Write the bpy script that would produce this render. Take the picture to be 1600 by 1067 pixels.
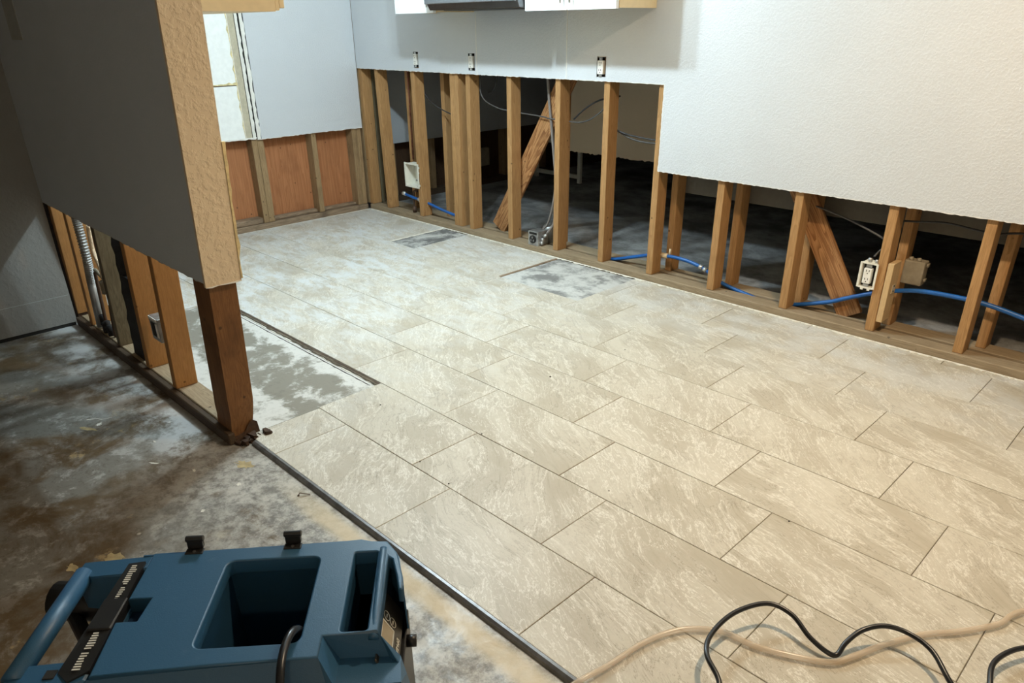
import bpy, bmesh, math, random
from mathutils import Vector, Matrix
random.seed(7)
S = bpy.context.scene
COL = S.collection
for o in list(bpy.data.objects): bpy.data.objects.remove(o)
R = math.radians

# ------------------------------------------------------------------ camera
cam_d = bpy.data.cameras.new('camera'); cam = bpy.data.objects.new('camera', cam_d); COL.objects.link(cam)
S.camera = cam
cam_d.sensor_fit = 'HORIZONTAL'; cam_d.sensor_width = 36.0
cam_d.lens = 1138.54 * 36.0 / 1600.0
cam_d.shift_y = 66.15 / 1600.0
cam_d.clip_start = 0.02
yaw, pit, rol = R(135.52697612603072), R(26.236206971669166), R(0.6565806441719219)
fw = Vector((math.cos(yaw)*math.cos(pit), math.sin(yaw)*math.cos(pit), -math.sin(pit)))
rt = fw.cross(Vector((0, 0, 1))).normalized(); dn = fw.cross(rt)
xr = math.cos(rol)*rt + math.sin(rol)*dn; yd = -math.sin(rol)*rt + math.cos(rol)*dn
m = Matrix((( xr.x, -yd.x, -fw.x, 2.14441337), (xr.y, -yd.y, -fw.y, -1.24809931), (xr.z, -yd.z, -fw.z, 1.35972216), (0, 0, 0, 1)))
cam.matrix_world = m

# ------------------------------------------------------------------ world, lights, exposure
W = bpy.data.worlds.new('world'); S.world = W; W.use_nodes = True
W.node_tree.nodes['Background'].inputs[0].default_value = (0.9, 0.92, 1.0, 1)
W.node_tree.nodes['Background'].inputs[1].default_value = 0.02
def area(name, loc, size, watts, col, aim=None, sy=None):
    d = bpy.data.lights.new(name, 'AREA'); d.energy = watts; d.color = col
    d.shape = 'RECTANGLE' if sy else 'DISK'; d.size = size
    if sy: d.size_y = sy
    o = bpy.data.objects.new(name, d); COL.objects.link(o); o.location = loc
    if aim is not None:
        o.rotation_euler = (Vector(aim) - Vector(loc)).to_track_quat('-Z', 'Y').to_euler()
    return o
def bulb(name, loc, rad, watts, col):
    d = bpy.data.lights.new(name, 'POINT'); d.energy = watts; d.color = col; d.shadow_soft_size = rad
    o = bpy.data.objects.new(name, d); COL.objects.link(o); o.location = loc
    return o
bulb('kitchen_ceiling_light', (-0.70, 1.05, 2.12), 0.035, 54, (0.72, 0.90, 1.0))
bulb('kitchen_ceiling_light', (-0.95, 1.05, 2.12), 0.035, 54, (0.72, 0.90, 1.0))
area('room_ceiling_light', (1.55, 0.95, 2.25), 0.12, 36, (1.0, 0.76, 0.50), (1.55, 0.95, 0))
area('entry_fill_light', (3.7, -2.7, 2.28), 0.30, 22, (1.0, 0.74, 0.46), (3.7, -2.7, 0))  # added warm fill from behind the camera, not a real fixture
S.view_settings.view_transform = 'Standard'; S.view_settings.look = 'None'
S.view_settings.gamma = 1.0; S.view_settings.use_curve_mapping = False
S.view_settings.exposure = 0.16

# ------------------------------------------------------------------ node helpers
class N:
    def __init__(s, name, rough=0.6, metal=0.0, spec=0.5):
        s.m = bpy.data.materials.new(name); s.m.use_nodes = True
        s.t = s.m.node_tree; s.b = s.t.nodes['Principled BSDF']
        s.b.inputs['Roughness'].default_value = rough; s.b.inputs['Metallic'].default_value = metal
        s.b.inputs['Specular IOR Level'].default_value = spec
    def n(s, typ, **kw):
        nd = s.t.nodes.new(typ)
        for k, v in kw.items(): setattr(nd, k, v)
        return nd
    def l(s, a, b): s.t.links.new(a, b)
    def put(s, sock, v):
        if hasattr(v, 'is_output'): s.l(v, sock)
        elif isinstance(v, (tuple, list)) and sock.type == 'RGBA' and len(v) == 3: sock.default_value = (*v, 1)
        else: sock.default_value = v
    def coord(s, kind='Object'): return s.n('ShaderNodeTexCoord').outputs[kind]
    def pos(s): return s.n('ShaderNodeNewGeometry').outputs['Position']
    def rnd(s): return s.n('ShaderNodeObjectInfo').outputs['Random']
    def vm(s, op, a, b):
        nd = s.n('ShaderNodeVectorMath', operation=op); s.put(nd.inputs[0], a)
        if op == 'SCALE': s.put(nd.inputs['Scale'], b)
        else: s.put(nd.inputs[1], b)
        return nd.outputs[0]
    def m_(s, op, a, b=0.0, c=None, clamp=False):
        nd = s.n('ShaderNodeMath', operation=op, use_clamp=clamp); s.put(nd.inputs[0], a); s.put(nd.inputs[1], b)
        if c is not None: s.put(nd.inputs[2], c)
        return nd.outputs[0]
    def mapping(s, v, scale=(1, 1, 1), rot=(0, 0, 0), loc=(0, 0, 0)):
        nd = s.n('ShaderNodeMapping'); s.l(v, nd.inputs[0]); nd.inputs['Scale'].default_value = scale
        nd.inputs['Rotation'].default_value = rot; nd.inputs['Location'].default_value = loc; return nd.outputs[0]
    def noise(s, v, scale, detail=4, rough=0.55, dist=0.0, lac=2.0):
        nd = s.n('ShaderNodeTexNoise'); s.l(v, nd.inputs['Vector']); nd.inputs['Scale'].default_value = scale
        nd.inputs['Detail'].default_value = detail; nd.inputs['Roughness'].default_value = rough
        nd.inputs['Distortion'].default_value = dist; return nd.outputs[0]
    def ramp(s, f, lo, hi):
        nd = s.n('ShaderNodeMapRange', interpolation_type='SMOOTHSTEP'); s.put(nd.inputs[0], f)
        nd.inputs[1].default_value = min(lo, hi); nd.inputs[2].default_value = max(lo, hi)
        if lo > hi: nd.inputs[3].default_value = 1; nd.inputs[4].default_value = 0
        return nd.outputs[0]
    def mix(s, f, a, b):
        nd = s.n('ShaderNodeMix', data_type='RGBA'); s.put(nd.inputs[0], f); s.put(nd.inputs[6], a); s.put(nd.inputs[7], b); return nd.outputs[2]
    def line(s, f, level, w):      # thin line where the field crosses a level
        d = s.m_('ABSOLUTE', s.m_('SUBTRACT', f, level)); return s.m_('SUBTRACT', 1.0, s.ramp(d, 0.0, w))
    def sep(s, v):
        nd = s.n('ShaderNodeSeparateXYZ'); s.l(v, nd.inputs[0]); return nd.outputs
    def bump(s, h, strength, dist):
        nd = s.n('ShaderNodeBump'); nd.inputs['Strength'].default_value = strength; nd.inputs['Distance'].default_value = dist
        s.l(h, nd.inputs['Height']); s.l(nd.outputs[0], s.b.inputs['Normal'])
    def col(s, c): s.put(s.b.inputs['Base Color'], c)

def plain(name, c, rough=0.5, metal=0.0, spec=0.5, var=0.06, bump=0.0, bs=300):
    q = N(name, rough, metal, spec); n = q.noise(q.coord(), 30, 3)
    q.col(q.mix(q.ramp(n, .3, .7), tuple(x*(1-var) for x in c), tuple(min(1, x*(1+var)) for x in c)))
    if bump: q.bump(q.noise(q.coord(), bs, 2), bump, 0.001)
    return q.m

def paint(name, c, peel=1.0, scale=105, rough=0.55):
    q = N(name, rough, spec=0.35); p = q.coord()
    big = q.noise(p, 2.2, 3)
    q.col(q.mix(q.ramp(big, .3, .7), tuple(x*0.965 for x in c), c))
    h = q.ramp(q.noise(p, scale, 3, .55), .42, .66)
    q.bump(h, 0.5*peel, 0.004)
    return q.m

def wood(name, base, dark, axis, gs=1.0, rough=0.65, bands=0.5, stain=0.25):
    q = N(name, rough, spec=0.25); p = q.coord()
    p = q.vm('ADD', p, q.vm('SCALE', (7.3, 3.1, 5.7), q.rnd()))
    sc = [1, 1, 1]; sc[axis] = 0.06
    st = q.mapping(p, tuple(sc))
    fine = q.noise(st, 190*gs, 4, .6)
    wv = q.noise(st, 26*gs, 3, .5, 1.2)
    rings = q.m_('FRACT', q.m_('MULTIPLY', wv, 9.0))
    r2 = q.ramp(rings, 0.15, 0.95)
    blot = q.noise(p, 6, 3)
    c = q.mix(q.m_('MULTIPLY', r2, bands), base, dark)
    c = q.mix(q.m_('MULTIPLY', q.ramp(fine, .35, .75), .35), c, tuple(x*0.55 for x in dark))
    c = q.mix(q.m_('MULTIPLY', q.ramp(blot, .5, .75), stain), c, tuple(x*0.5 for x in dark))
    vo = q.n('ShaderNodeTexVoronoi'); q.l(p, vo.inputs['Vector']); vo.inputs['Scale'].default_value = 11
    dots = q.m_('SUBTRACT', 1.0, q.ramp(vo.outputs['Distance'], 0.045, 0.085))
    c = q.mix(q.m_('MULTIPLY', dots, .75), c, (0.02, 0.012, 0.008))
    tint = q.m_('MULTIPLY', q.rnd(), 0.28)
    c = q.mix(tint, c, tuple(x*0.62 for x in base))
    q.col(c); q.bump(fine, 0.25, 0.001)
    return q.m

FIR = (0.50, 0.285, 0.120); FIRD = (0.30, 0.15, 0.055)
M = {}
M['stud'] = wood('fir_stud', FIR, FIRD, 2)
M['platex'] = wood('fir_plate_x', (0.40, 0.31, 0.20), (0.22, 0.155, 0.09), 0)
M['platey'] = wood('fir_plate_y', (0.36, 0.26, 0.17), (0.13, 0.09, 0.06), 1, stain=.7)
M['old_stud'] = wood('aged_stud', (0.40, 0.27, 0.14), (0.22, 0.13, 0.065), 2, stain=.4)
M['brace'] = wood('grainy_brace', (0.50, 0.255, 0.105), (0.20, 0.08, 0.027), 2, gs=.8, bands=.9)
M['post'] = wood('dark_post', (0.235, 0.110, 0.040), (0.115, 0.048, 0.018), 2, bands=.5, stain=.5)
M['part_stud'] = wood('orange_stud', (0.46, 0.235, 0.080), (0.31, 0.14, 0.045), 2, bands=.4)
M['grey_stud'] = wood('grey_green_stud', (0.17, 0.14, 0.085), (0.09, 0.07, 0.04), 2)
M['ply'] = wood('plywood_sheathing', (0.50, 0.215, 0.092), (0.34, 0.125, 0.048), 2, gs=.45, bands=.6, stain=.3)
M['blonde'] = wood('blonde_block', (0.66, 0.46, 0.24), (0.54, 0.35, 0.17), 2, bands=.3, stain=.05)
M['darkplate'] = wood('dark_brown_plate', (0.10, 0.068, 0.042), (0.045, 0.03, 0.02), 0)  # much darker brown than the other plates
M['rot'] = plain('rotten_wood', (0.055, 0.028, 0.014), .85, var=.5, bump=.8, bs=120)
M['drywall'] = paint('painted_drywall', (0.62, 0.64, 0.66), .6, 120)
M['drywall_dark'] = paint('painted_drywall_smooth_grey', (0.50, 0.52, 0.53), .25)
M['cap'] = paint('beige_textured_paint', (0.76, 0.61, 0.42), 1.1, 48)
M['gypsum'] = plain('gypsum_core', (0.80, 0.78, 0.72), .9, bump=.6, bs=200)
M['paper'] = plain('torn_yellow_paper', (0.70, 0.56, 0.30), .9, var=.2, bump=.5)
M['white_board'] = plain('bare_white_board', (0.88, 0.89, 0.86), .8, var=.03)
M['tan_strip'] = plain('tan_board_edge', (0.50, 0.45, 0.33), .9, var=.08)
M['glue'] = plain('yellow_adhesive', (0.72, 0.60, 0.32), .7, var=.25, bump=.6)
M['beige_wall'] = paint('beige_far_wall', (0.74, 0.60, 0.42), .4)
M['ceil'] = paint('ceiling_white', (0.70, 0.69, 0.66), 1.0)
M['cab_white'] = plain('white_cabinet_door', (0.90, 0.92, 0.92), .35, var=.01)
M['cab_beige'] = plain('beige_cabinet_side', (0.82, 0.66, 0.40), .45, var=.03)
M['nickel'] = plain('brushed_nickel', (0.62, 0.61, 0.58), .3, 1.0)
M['steel'] = plain('black_steel', (0.10, 0.10, 0.105), .22, 0.5)
M['dglass'] = plain('microwave_glass', (0.16, 0.165, 0.175), .12, 0.4)
M['black'] = plain('black_plastic', (0.012, 0.012, 0.012), .42)
M['hole'] = plain('dark_box_inside', (0.015, 0.014, 0.012), .9)
M['rubber'] = plain('black_rubber', (0.010, 0.010, 0.011), .30)
M['tar'] = plain('black_tar', (0.010, 0.009, 0.009), .75, bump=1.0, bs=60)
M['outlet'] = plain('white_receptacle', (0.84, 0.82, 0.76), .35, var=.02)
M['boxwhite'] = plain('cream_plastic', (0.78, 0.76, 0.66), .45, var=.04)
M['galv'] = plain('galvanised_steel', (0.42, 0.42, 0.41), .45, 0.8, var=.25, bump=.4)
M['greybox'] = plain('taupe_plastic_box', (0.30, 0.26, 0.19), .6, var=.12)
M['pex'] = plain('blue_water_pipe', (0.012, 0.11, 0.38), .38, var=.05)
M['brass'] = plain('cream_fitting', (0.72, 0.60, 0.40), .4, .2)
M['collar'] = plain('silver_collar', (0.68, 0.70, 0.70), .3, .7)
M['cable'] = plain('black_cable', (0.028, 0.028, 0.030), .45)
M['gcable'] = plain('grey_cable', (0.22, 0.19, 0.17), .5)
M['dcable'] = plain('dark_grey_cable', (0.075, 0.072, 0.068), .5)
M['copper'] = plain('copper_pipe', (0.22, 0.08, 0.045), .5, .5, var=.3)
M['conduit'] = plain('grey_flex_conduit', (0.30, 0.30, 0.29), .45, .5)
M['strip'] = plain('grey_metal_trim', (0.17, 0.165, 0.16), .38, .5, var=.25)
M['crust'] = plain('white_mortar_crumbs', (0.82, 0.79, 0.70), .95, bump=.8)
M['ridge'] = plain('cracked_mortar', (0.11, 0.090, 0.062), .95, var=.4, bump=1.0, bs=80)
M['blue'] = N('blue_moulded_plastic', .42).m
q = N('blue_moulded_plastic', .42, spec=.5); p = q.coord()
sc = q.ramp(q.noise(p, 14, 4, .7), .60, .78)
q.col(q.mix(q.m_('MULTIPLY', sc, .18), (0.028, 0.098, 0.185), (0.14, 0.22, 0.29)))
q.bump(q.noise(p, 500, 2), .35, .0006); M['blue'] = q.m
M['print'] = plain('pale_print', (0.62, 0.60, 0.52), .6)
M['panel'] = plain('control_panel', (0.040, 0.036, 0.028), .4)
M['screen'] = plain('display_window', (0.30, 0.24, 0.15), .25)
M['bit'] = plain('dark_grit', (0.03, 0.024, 0.018), .9)
M['nail'] = plain('rusty_nail', (0.10, 0.06, 0.04), .6, .5)
M['yellow'] = plain('ochre_spatter', (0.42, 0.33, 0.17), .8, var=.2)
M['white_spat'] = plain('white_spatter', (0.72, 0.69, 0.60), .7, var=.1)

# clear vinyl hose
q = N('clear_vinyl_hose', .15); q.col((0.72, 0.58, 0.42)); q.b.inputs['Alpha'].default_value = 0.42
M['hose'] = q.m

# ---- travertine look tile
def tile_mat():
    q = N('veined_stone_tile', .48, spec=.35)
    p = q.coord(); r = q.rnd(); wp = q.pos()
    p = q.vm('ADD', p, q.vm('SCALE', (13.7, 9.1, 4.3), r))
    warp = q.noise(p, 2.6, 2, .5)
    ang = q.n('ShaderNodeVectorRotate', rotation_type='Z_AXIS'); q.l(p, ang.inputs['Vector'])
    q.l(q.m_('ADD', q.m_('MULTIPLY', q.m_('SUBTRACT', r, .5), .5), .56), ang.inputs['Angle'])
    g = q.mapping(ang.outputs[0], (0.60, 1.9, 1))
    g = q.vm('ADD', g, q.vm('SCALE', (0.10, 0.30, 0), warp))
    a = q.noise(g, 3.6, 8, .66, .15)
    b = q.noise(g, 6.5, 7, .66, .1)
    d = q.noise(q.mapping(g, (.30, 1.5, 1)), 30, 6, .72, .05)
    e = q.noise(p, 70, 5, .75)
    k = q.noise(p, 5, 3, .5)
    c = q.mix(q.ramp(a, .30, .70), (0.430, 0.380, 0.290), (0.575, 0.530, 0.435))
    c = q.mix(q.m_('MULTIPLY', q.ramp(e, .45, .70), .22), c, (0.36, 0.32, 0.25))
    c = q.mix(q.m_('MULTIPLY', q.ramp(d, .52, .70), q.m_('MULTIPLY', q.ramp(k, .40, .60), .75)), c, (0.345, 0.30, 0.225))
    c = q.mix(q.m_('MULTIPLY', q.ramp(d, .47, .33), q.m_('MULTIPLY', q.ramp(k, .60, .42), .55)), c, (0.72, 0.69, 0.60))
    for lv, w, st in ((.43, .007, .9), (.50, .005, .7), (.57, .008, .9)):
        c = q.mix(q.m_('MULTIPLY', q.line(b, lv, w), q.m_('MULTIPLY', q.ramp(k, .58, .45), st)), c, (0.80, 0.77, 0.69))
    for lv, w, st in ((.46, .005, .75), (.54, .005, .75), (.60, .004, .6)):
        c = q.mix(q.m_('MULTIPLY', q.line(a, lv, w), q.m_('MULTIPLY', q.ramp(k, .42, .55), st)), c, (0.22, 0.18, 0.125))
    c = q.mix(q.m_('MULTIPLY', q.line(a, .505, .010), .65), c, (0.80, 0.77, 0.69))
    # pale construction dust lying over the kitchen end
    x, y, z = q.sep(wp)
    far = q.m_('SUBTRACT', 1.0, q.ramp(x, -1.9, 0.7))
    dn_ = q.m_('MULTIPLY', q.ramp(q.noise(wp, 2.6, 4, .55), .30, .58), q.ramp(q.noise(q.mapping(wp, (.5, 1.2, 1), (0, 0, .56)), 13, 8, .75, .2), .38, .60))
    dust = q.m_('MULTIPLY', q.m_('MULTIPLY', far, dn_), .80)
    nearw = q.m_('MULTIPLY', q.ramp(y, 1.3, 2.1), q.m_('MULTIPLY', q.ramp(q.noise(wp, 5, 4), .4, .6), .40))
    dust = q.m_('MAXIMUM', dust, nearw)
    c = q.mix(dust, c, (0.68, 0.71, 0.72))
    q.col(c)
    q.put(q.b.inputs['Roughness'], q.m_('ADD', .44, q.m_('MULTIPLY', dust, .2)))
    q.bump(b, .12, .002)
    return q.m
M['tile'] = tile_mat()

def slab_mat():
    q = N('stained_concrete_slab', .4, spec=.5); w = q.pos(); x, y, z = q.sep(w)
    a = q.noise(w, 3.0, 9, .68, .5); b = q.noise(w, 10, 10, .76, .3); e = q.noise(w, 45, 6, .75)
    c = q.mix(q.ramp(a, .42, .57), (0.115, 0.077, 0.038), (0.200, 0.190, 0.165))
    c = q.mix(q.m_('MULTIPLY', q.ramp(b, .51, .60), q.m_('ADD', .25, q.m_('MULTIPLY', q.ramp(a, .45, .6), .5))), c, (0.43, 0.42, 0.39))
    c = q.mix(q.m_('MULTIPLY', q.ramp(e, .50, .65), .50), c, (0.085, 0.065, 0.04))
    tan = q.m_('MULTIPLY', q.ramp(q.noise(w, 4.2, 7, .7), .60, .66), q.ramp(b, .42, .55))
    c = q.mix(q.m_('MULTIPLY', tan, .8), c, (0.40, 0.30, 0.15))
    # chalky thinset residue beside the tile edge and near the cut strip
    near = q.m_('SUBTRACT', 1.0, q.ramp(q.m_('ABSOLUTE', q.m_('ADD', y, .36)), .08, .62))
    near = q.m_('MULTIPLY', near, q.ramp(x, -.55, .1))
    cn = q.noise(w, 9, 9, .78, .4); ch = q.m_('MULTIPLY', near, q.ramp(cn, .30, .50))
    c = q.mix(ch, c, q.mix(q.ramp(q.noise(w, 24, 8, .75), .36, .62), (0.17, 0.16, 0.14), (0.50, 0.475, 0.42)))
    band = q.m_('SUBTRACT', 1.0, q.ramp(q.m_('ABSOLUTE', q.m_('ADD', y, q.m_('ADD', .345, q.m_('MULTIPLY', q.noise(w, 6, 4), .04)))), .012, .050))
    band = q.m_('MULTIPLY', band, q.ramp(x, .05, .5))
    c = q.mix(q.m_('MULTIPLY', band, .80), c, (0.60, 0.49, 0.31))
    pl = q.m_('SUBTRACT', 1.0, q.ramp(q.m_('ABSOLUTE', q.m_('ADD', y, .42)), .05, .30)); pl = q.m_('MULTIPLY', pl, q.ramp(x, -.15, -.3))
    c = q.mix(q.m_('MULTIPLY', pl, q.ramp(q.noise(w, 6, 9, .74), .42, .60)), c, (0.50, 0.51, 0.50))  # pale residue by the partition plate, with the lit patches painted in
    # scattered pale spots
    vo = q.n('ShaderNodeTexVoronoi'); q.l(w, vo.inputs['Vector']); vo.inputs['Scale'].default_value = 16
    sp = q.m_('MULTIPLY', q.m_('SUBTRACT', 1.0, q.ramp(vo.outputs['Distance'], .05, .13)), q.ramp(q.noise(w, 5, 2), .55, .65))
    c = q.mix(sp, c, (0.60, 0.57, 0.50))
    q.col(c)
    q.put(q.b.inputs['Roughness'], q.m_('ADD', .30, q.m_('MULTIPLY', q.ramp(b, .3, .7), .35)))
    q.bump(b, .35, .003)
    return q.m
M['slab'] = slab_mat()

def bed_mat(name, white, grey, lo, hi, scale, edge=False):
    q = N(name, .8, spec=.3); w = q.pos()
    a = q.noise(w, scale, 9, .72, .3); b = q.noise(w, scale*6, 6, .7)
    if edge:
        x, y, z = q.sep(w); a = q.m_('ADD', a, q.m_('MULTIPLY', q.ramp(q.m_('ABSOLUTE', q.m_('SUBTRACT', y, .06)), .09, .20), .17))
    c = q.mix(q.ramp(a, lo, hi), grey, white)
    c = q.mix(q.m_('MULTIPLY', q.ramp(b, .5, .7), .3), c, tuple(v*.55 for v in grey))
    q.col(c); q.bump(b, .4, .002); return q.m
M['bed_left'] = bed_mat('dusty_thinset_bed', (0.62, 0.61, 0.57), (0.25, 0.235, 0.195), .51, .64, 6, True)
M['bed_far'] = bed_mat('grey_thinset_hole', (0.55, 0.55, 0.52), (0.15, 0.15, 0.145), .42, .60, 5)
M['bed_mid'] = bed_mat('chalky_thinset_hole', (0.56, 0.56, 0.53), (0.22, 0.22, 0.21), .38, .55, 5)
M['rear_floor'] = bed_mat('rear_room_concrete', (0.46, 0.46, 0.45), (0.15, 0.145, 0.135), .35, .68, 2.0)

# ------------------------------------------------------------------ mesh helpers
def link(name, me, mat, parent=None, loc=(0, 0, 0), rot=(0, 0, 0)):
    o = bpy.data.objects.new(name, me); COL.objects.link(o)
    if mat: 
        for mm in (mat if isinstance(mat, list) else [mat]): me.materials.append(mm)
    o.location = loc; o.rotation_euler = rot
    if parent: o.parent = parent
    return o
def fin(bm, name, smooth=False):
    bmesh.ops.recalc_face_normals(bm, faces=bm.faces)
    me = bpy.data.meshes.new(name); bm.to_mesh(me); bm.free()
    if smooth:
        for f in me.polygons: f.use_smooth = True
    return me
def addbox(bm, lo, hi):
    vs = [bm.verts.new((x, y, z)) for x in (lo[0], hi[0]) for y in (lo[1], hi[1]) for z in (lo[2], hi[2])]
    for f in ((0, 1, 3, 2), (4, 6, 7, 5), (0, 4, 5, 1), (2, 3, 7, 6), (0, 2, 6, 4), (1, 5, 7, 3)):
        bm.faces.new([vs[i] for i in f])
    return vs
def bevel(bm, w, seg=1):
    bmesh.ops.bevel(bm, geom=list(bm.edges), offset=w, segments=seg, affect='EDGES', profile=.5)
def box(name, lo, hi, mat, parent=None, bv=0.0, seg=1, origin=None):
    """box in the parent's frame, own origin at its base centre"""
    c = Vector(((lo[0]+hi[0])/2, (lo[1]+hi[1])/2, lo[2])) if origin is None else Vector(origin)
    bm = bmesh.new(); addbox(bm, Vector(lo)-c, Vector(hi)-c)
    if bv: bevel(bm, bv, seg)
    return link(name, fin(bm, name), mat, parent, c)
def tag(o, label=None, cat=None, group=None, kind=None):
    if label: o['label'] = label
    if cat: o['category'] = cat
    if group: o['group'] = group
    if kind: o['kind'] = kind
    return o
def empty(name, loc, rz=0.0, parent=None):
    o = bpy.data.objects.new(name, None); COL.objects.link(o); o.location = loc; o.rotation_euler = (0, 0, rz)
    o.empty_display_size = .05
    if parent: o.parent = parent
    return o
def spline(pts, n=8):
    P = [Vector(p) for p in pts]; P = [P[0]*2-P[1]] + P + [P[-1]*2-P[-2]]; out = []
    for i in range(1, len(P)-2):
        for k in range(n):
            t = k/n; a, b, c, d = P[i-1:i+3]
            out.append(.5*((2*b)+(c-a)*t+(2*a-5*b+4*c-d)*t*t+(3*b-a-3*c+d)*t**3))
    out.append(P[-2]); return out
def tube_bm(bm, pts, rad, seg=10, cap=True):
    rads = rad if isinstance(rad, list) else [rad]*len(pts)
    rings = []; up = None
    for i, p in enumerate(pts):
        t = (pts[min(i+1, len(pts)-1)]-pts[max(i-1, 0)]).normalized()
        if up is None: up = t.orthogonal().normalized()
        up = (up - t*up.dot(t)).normalized(); s = t.cross(up)
        rings.append([bm.verts.new(p + (up*math.cos(2*math.pi*k/seg)+s*math.sin(2*math.pi*k/seg))*rads[i]) for k in range(seg)])
    for a, b in zip(rings, rings[1:]):
        for k in range(seg): bm.faces.new((a[k], a[(k+1) % seg], b[(k+1) % seg], b[k]))
    if cap: bm.faces.new(rings[0]); bm.faces.new(rings[-1])
def tube(name, pts, rad, mat, parent=None, seg=10, n=8, smooth=True, straight=False):
    o0 = Vector(pts[0]); P = [Vector(p)-o0 for p in pts]
    if not straight: P = spline(P, n)
    bm = bmesh.new(); tube_bm(bm, P, rad, seg)
    return link(name, fin(bm, name, smooth), mat, parent, o0)
def wall_grid(name, us, zs, holes, fn, mat, parent=None, jag=None):
    """solid sheet with rectangular cut-outs; fn(u, z, depth 0/1) -> world point"""
    bm = bmesh.new(); V = {}
    def v(i, j, d):
        k = (i, j, d)
        if k not in V: V[k] = bm.verts.new(fn(us[i], zs[j], d))
        return V[k]
    def solid(i, j):
        if not (0 <= i < len(us)-1 and 0 <= j < len(zs)-1): return False
        uc, zc = (us[i]+us[i+1])/2, (zs[j]+zs[j+1])/2
        return not any(a < uc < b and c < zc < d for a, b, c, d in holes)
    for i in range(len(us)-1):
        for j in range(len(zs)-1):
            if not solid(i, j): continue
            bm.faces.new((v(i, j, 0), v(i+1, j, 0), v(i+1, j+1, 0), v(i, j+1, 0)))
            bm.faces.new((v(i, j, 1), v(i, j+1, 1), v(i+1, j+1, 1), v(i+1, j, 1)))
            if not solid(i-1, j): bm.faces.new((v(i, j, 0), v(i, j+1, 0), v(i, j+1, 1), v(i, j, 1)))
            if not solid(i+1, j): bm.faces.new((v(i+1, j, 0), v(i+1, j, 1), v(i+1, j+1, 1), v(i+1, j+1, 0)))
            if not solid(i, j-1): bm.faces.new((v(i, j, 0), v(i, j, 1), v(i+1, j, 1), v(i+1, j, 0)))
            if not solid(i, j+1): bm.faces.new((v(i, j+1, 0), v(i+1, j+1, 0), v(i+1, j+1, 1), v(i, j+1, 1)))
    return link(name, fin(bm, name), mat, parent)
def ragged(name, path, w0, w1, up, mat, parent, step=.02, thick=.003, seed=1):
    """ragged thin strip: path = (start, end), width varies sideways along vector 'up'"""
    rr = random.Random(seed); a, b = Vector(path[0]), Vector(path[1]); n = max(2, int((b-a).length/step)); up = Vector(up)
    t = (b-a).normalized(); nrm = t.cross(up).normalized()*thick
    bm = bmesh.new(); prev = None
    for i in range(n+1):
        p = a+(b-a)*i/n - a; w = w0 + (w1-w0)*rr.random()**1.5
        ring = [bm.verts.new(p), bm.verts.new(p+up*w), bm.verts.new(p+up*w+nrm), bm.verts.new(p+nrm)]
        if prev:
            for k in range(4): bm.faces.new((prev[k], prev[(k+1) % 4], ring[(k+1) % 4], ring[k]))
        else: bm.faces.new(ring)
        prev = ring
    bm.faces.new(prev)
    return link(name, fin(bm, name), mat, parent, a)

ZC = 2.35                      # ceiling height
ZS = -0.012                    # slab level; tile faces are at 0
# ================================================================== SETTING
floor = tag(box('floor', (-3.3, -3.8, ZS-.12), (4.6, 2.45, ZS), M['slab']), 'stained bare concrete slab under and beside the tile', kind='structure')
FL = floor.location
def under(o, parent):
    """parent without moving (parents only translate)"""
    o.parent = parent; o.location = o.location - parent.location; return o

rear_floor = tag(box('floor_rear', (-3.3, 2.45, ZS-.12), (4.6, 7.2, ZS), M['rear_floor']), 'dim bare concrete floor seen through the studs', kind='structure')
ceiling = tag(box('ceiling', (-3.3, -3.8, ZC), (4.6, 7.2, ZC+.1), M['ceil']), kind='structure')

# ---- tiles (12 x 24, third offset)
TW, TL, J = 0.305, 0.61, 0.0022
holes_t = [(-2.055, -1.79, 1.69, 2.18), (-0.912, -0.30, 1.66, 2.18)]
def clip_rects(r, h):
    x0, x1, y0, y1 = r; a0, a1, b0, b1 = h
    if a1 <= x0 or a0 >= x1 or b1 <= y0 or b0 >= y1: return [r]
    out = []
    if a0 > x0: out.append((x0, a0, y0, y1))
    if a1 < x1: out.append((a1, x1, y0, y1))
    cx0, cx1 = max(x0, a0), min(x1, a1)
    if b0 > y0: out.append((cx0, cx1, y0, b0))
    if b1 < y1: out.append((cx0, cx1, b1, y1))
    return out
def tile(x0, x1, y0, y1):
    if x1-x0 < .012 or y1-y0 < .012: return
    cx, cy = (x0+x1)/2, (y0+y1)/2
    bm = bmesh.new(); h = J/2; dz = random.uniform(-.0006, .0003)
    addbox(bm, (x0-cx+h, y0-cy+h, ZS), (x1-cx-h, y1-cy-h, dz))
    top = [e for e in bm.edges if all(v.co.z > ZS/2 for v in e.verts)]
    bmesh.ops.bevel(bm, geom=top, offset=.0012, segments=1, affect='EDGES')
    o = link('tile', fin(bm, 'tile'), M['tile'], None, (cx, cy, 0)); under(o, floor)
XW, XE = -3.03, 4.2
for r in range(1, 10):
    y0, y1 = (r-2)*TW, (r-1)*TW
    y0 = max(y0, -.298); y1 = min(y1, 2.188)
    off = .579-.2033*(r-1)
    k = math.floor((XW-off)/TL)
    while off+k*TL < XE:
        x0, x1 = max(off+k*TL, XW), min(off+(k+1)*TL, XE); k += 1
        rs = [(x0, x1, y0, y1)]
        hs = list(holes_t)
        if r == 1: hs += [(-1.99, -.222, -.5, 0)]
        if r == 2: hs += [(-1.75, -.230, 0, .302)]
        for h in hs: rs = [q2 for q1 in rs for q2 in clip_rects(q1, h)]
        for q1 in rs: tile(*q1)
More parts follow.
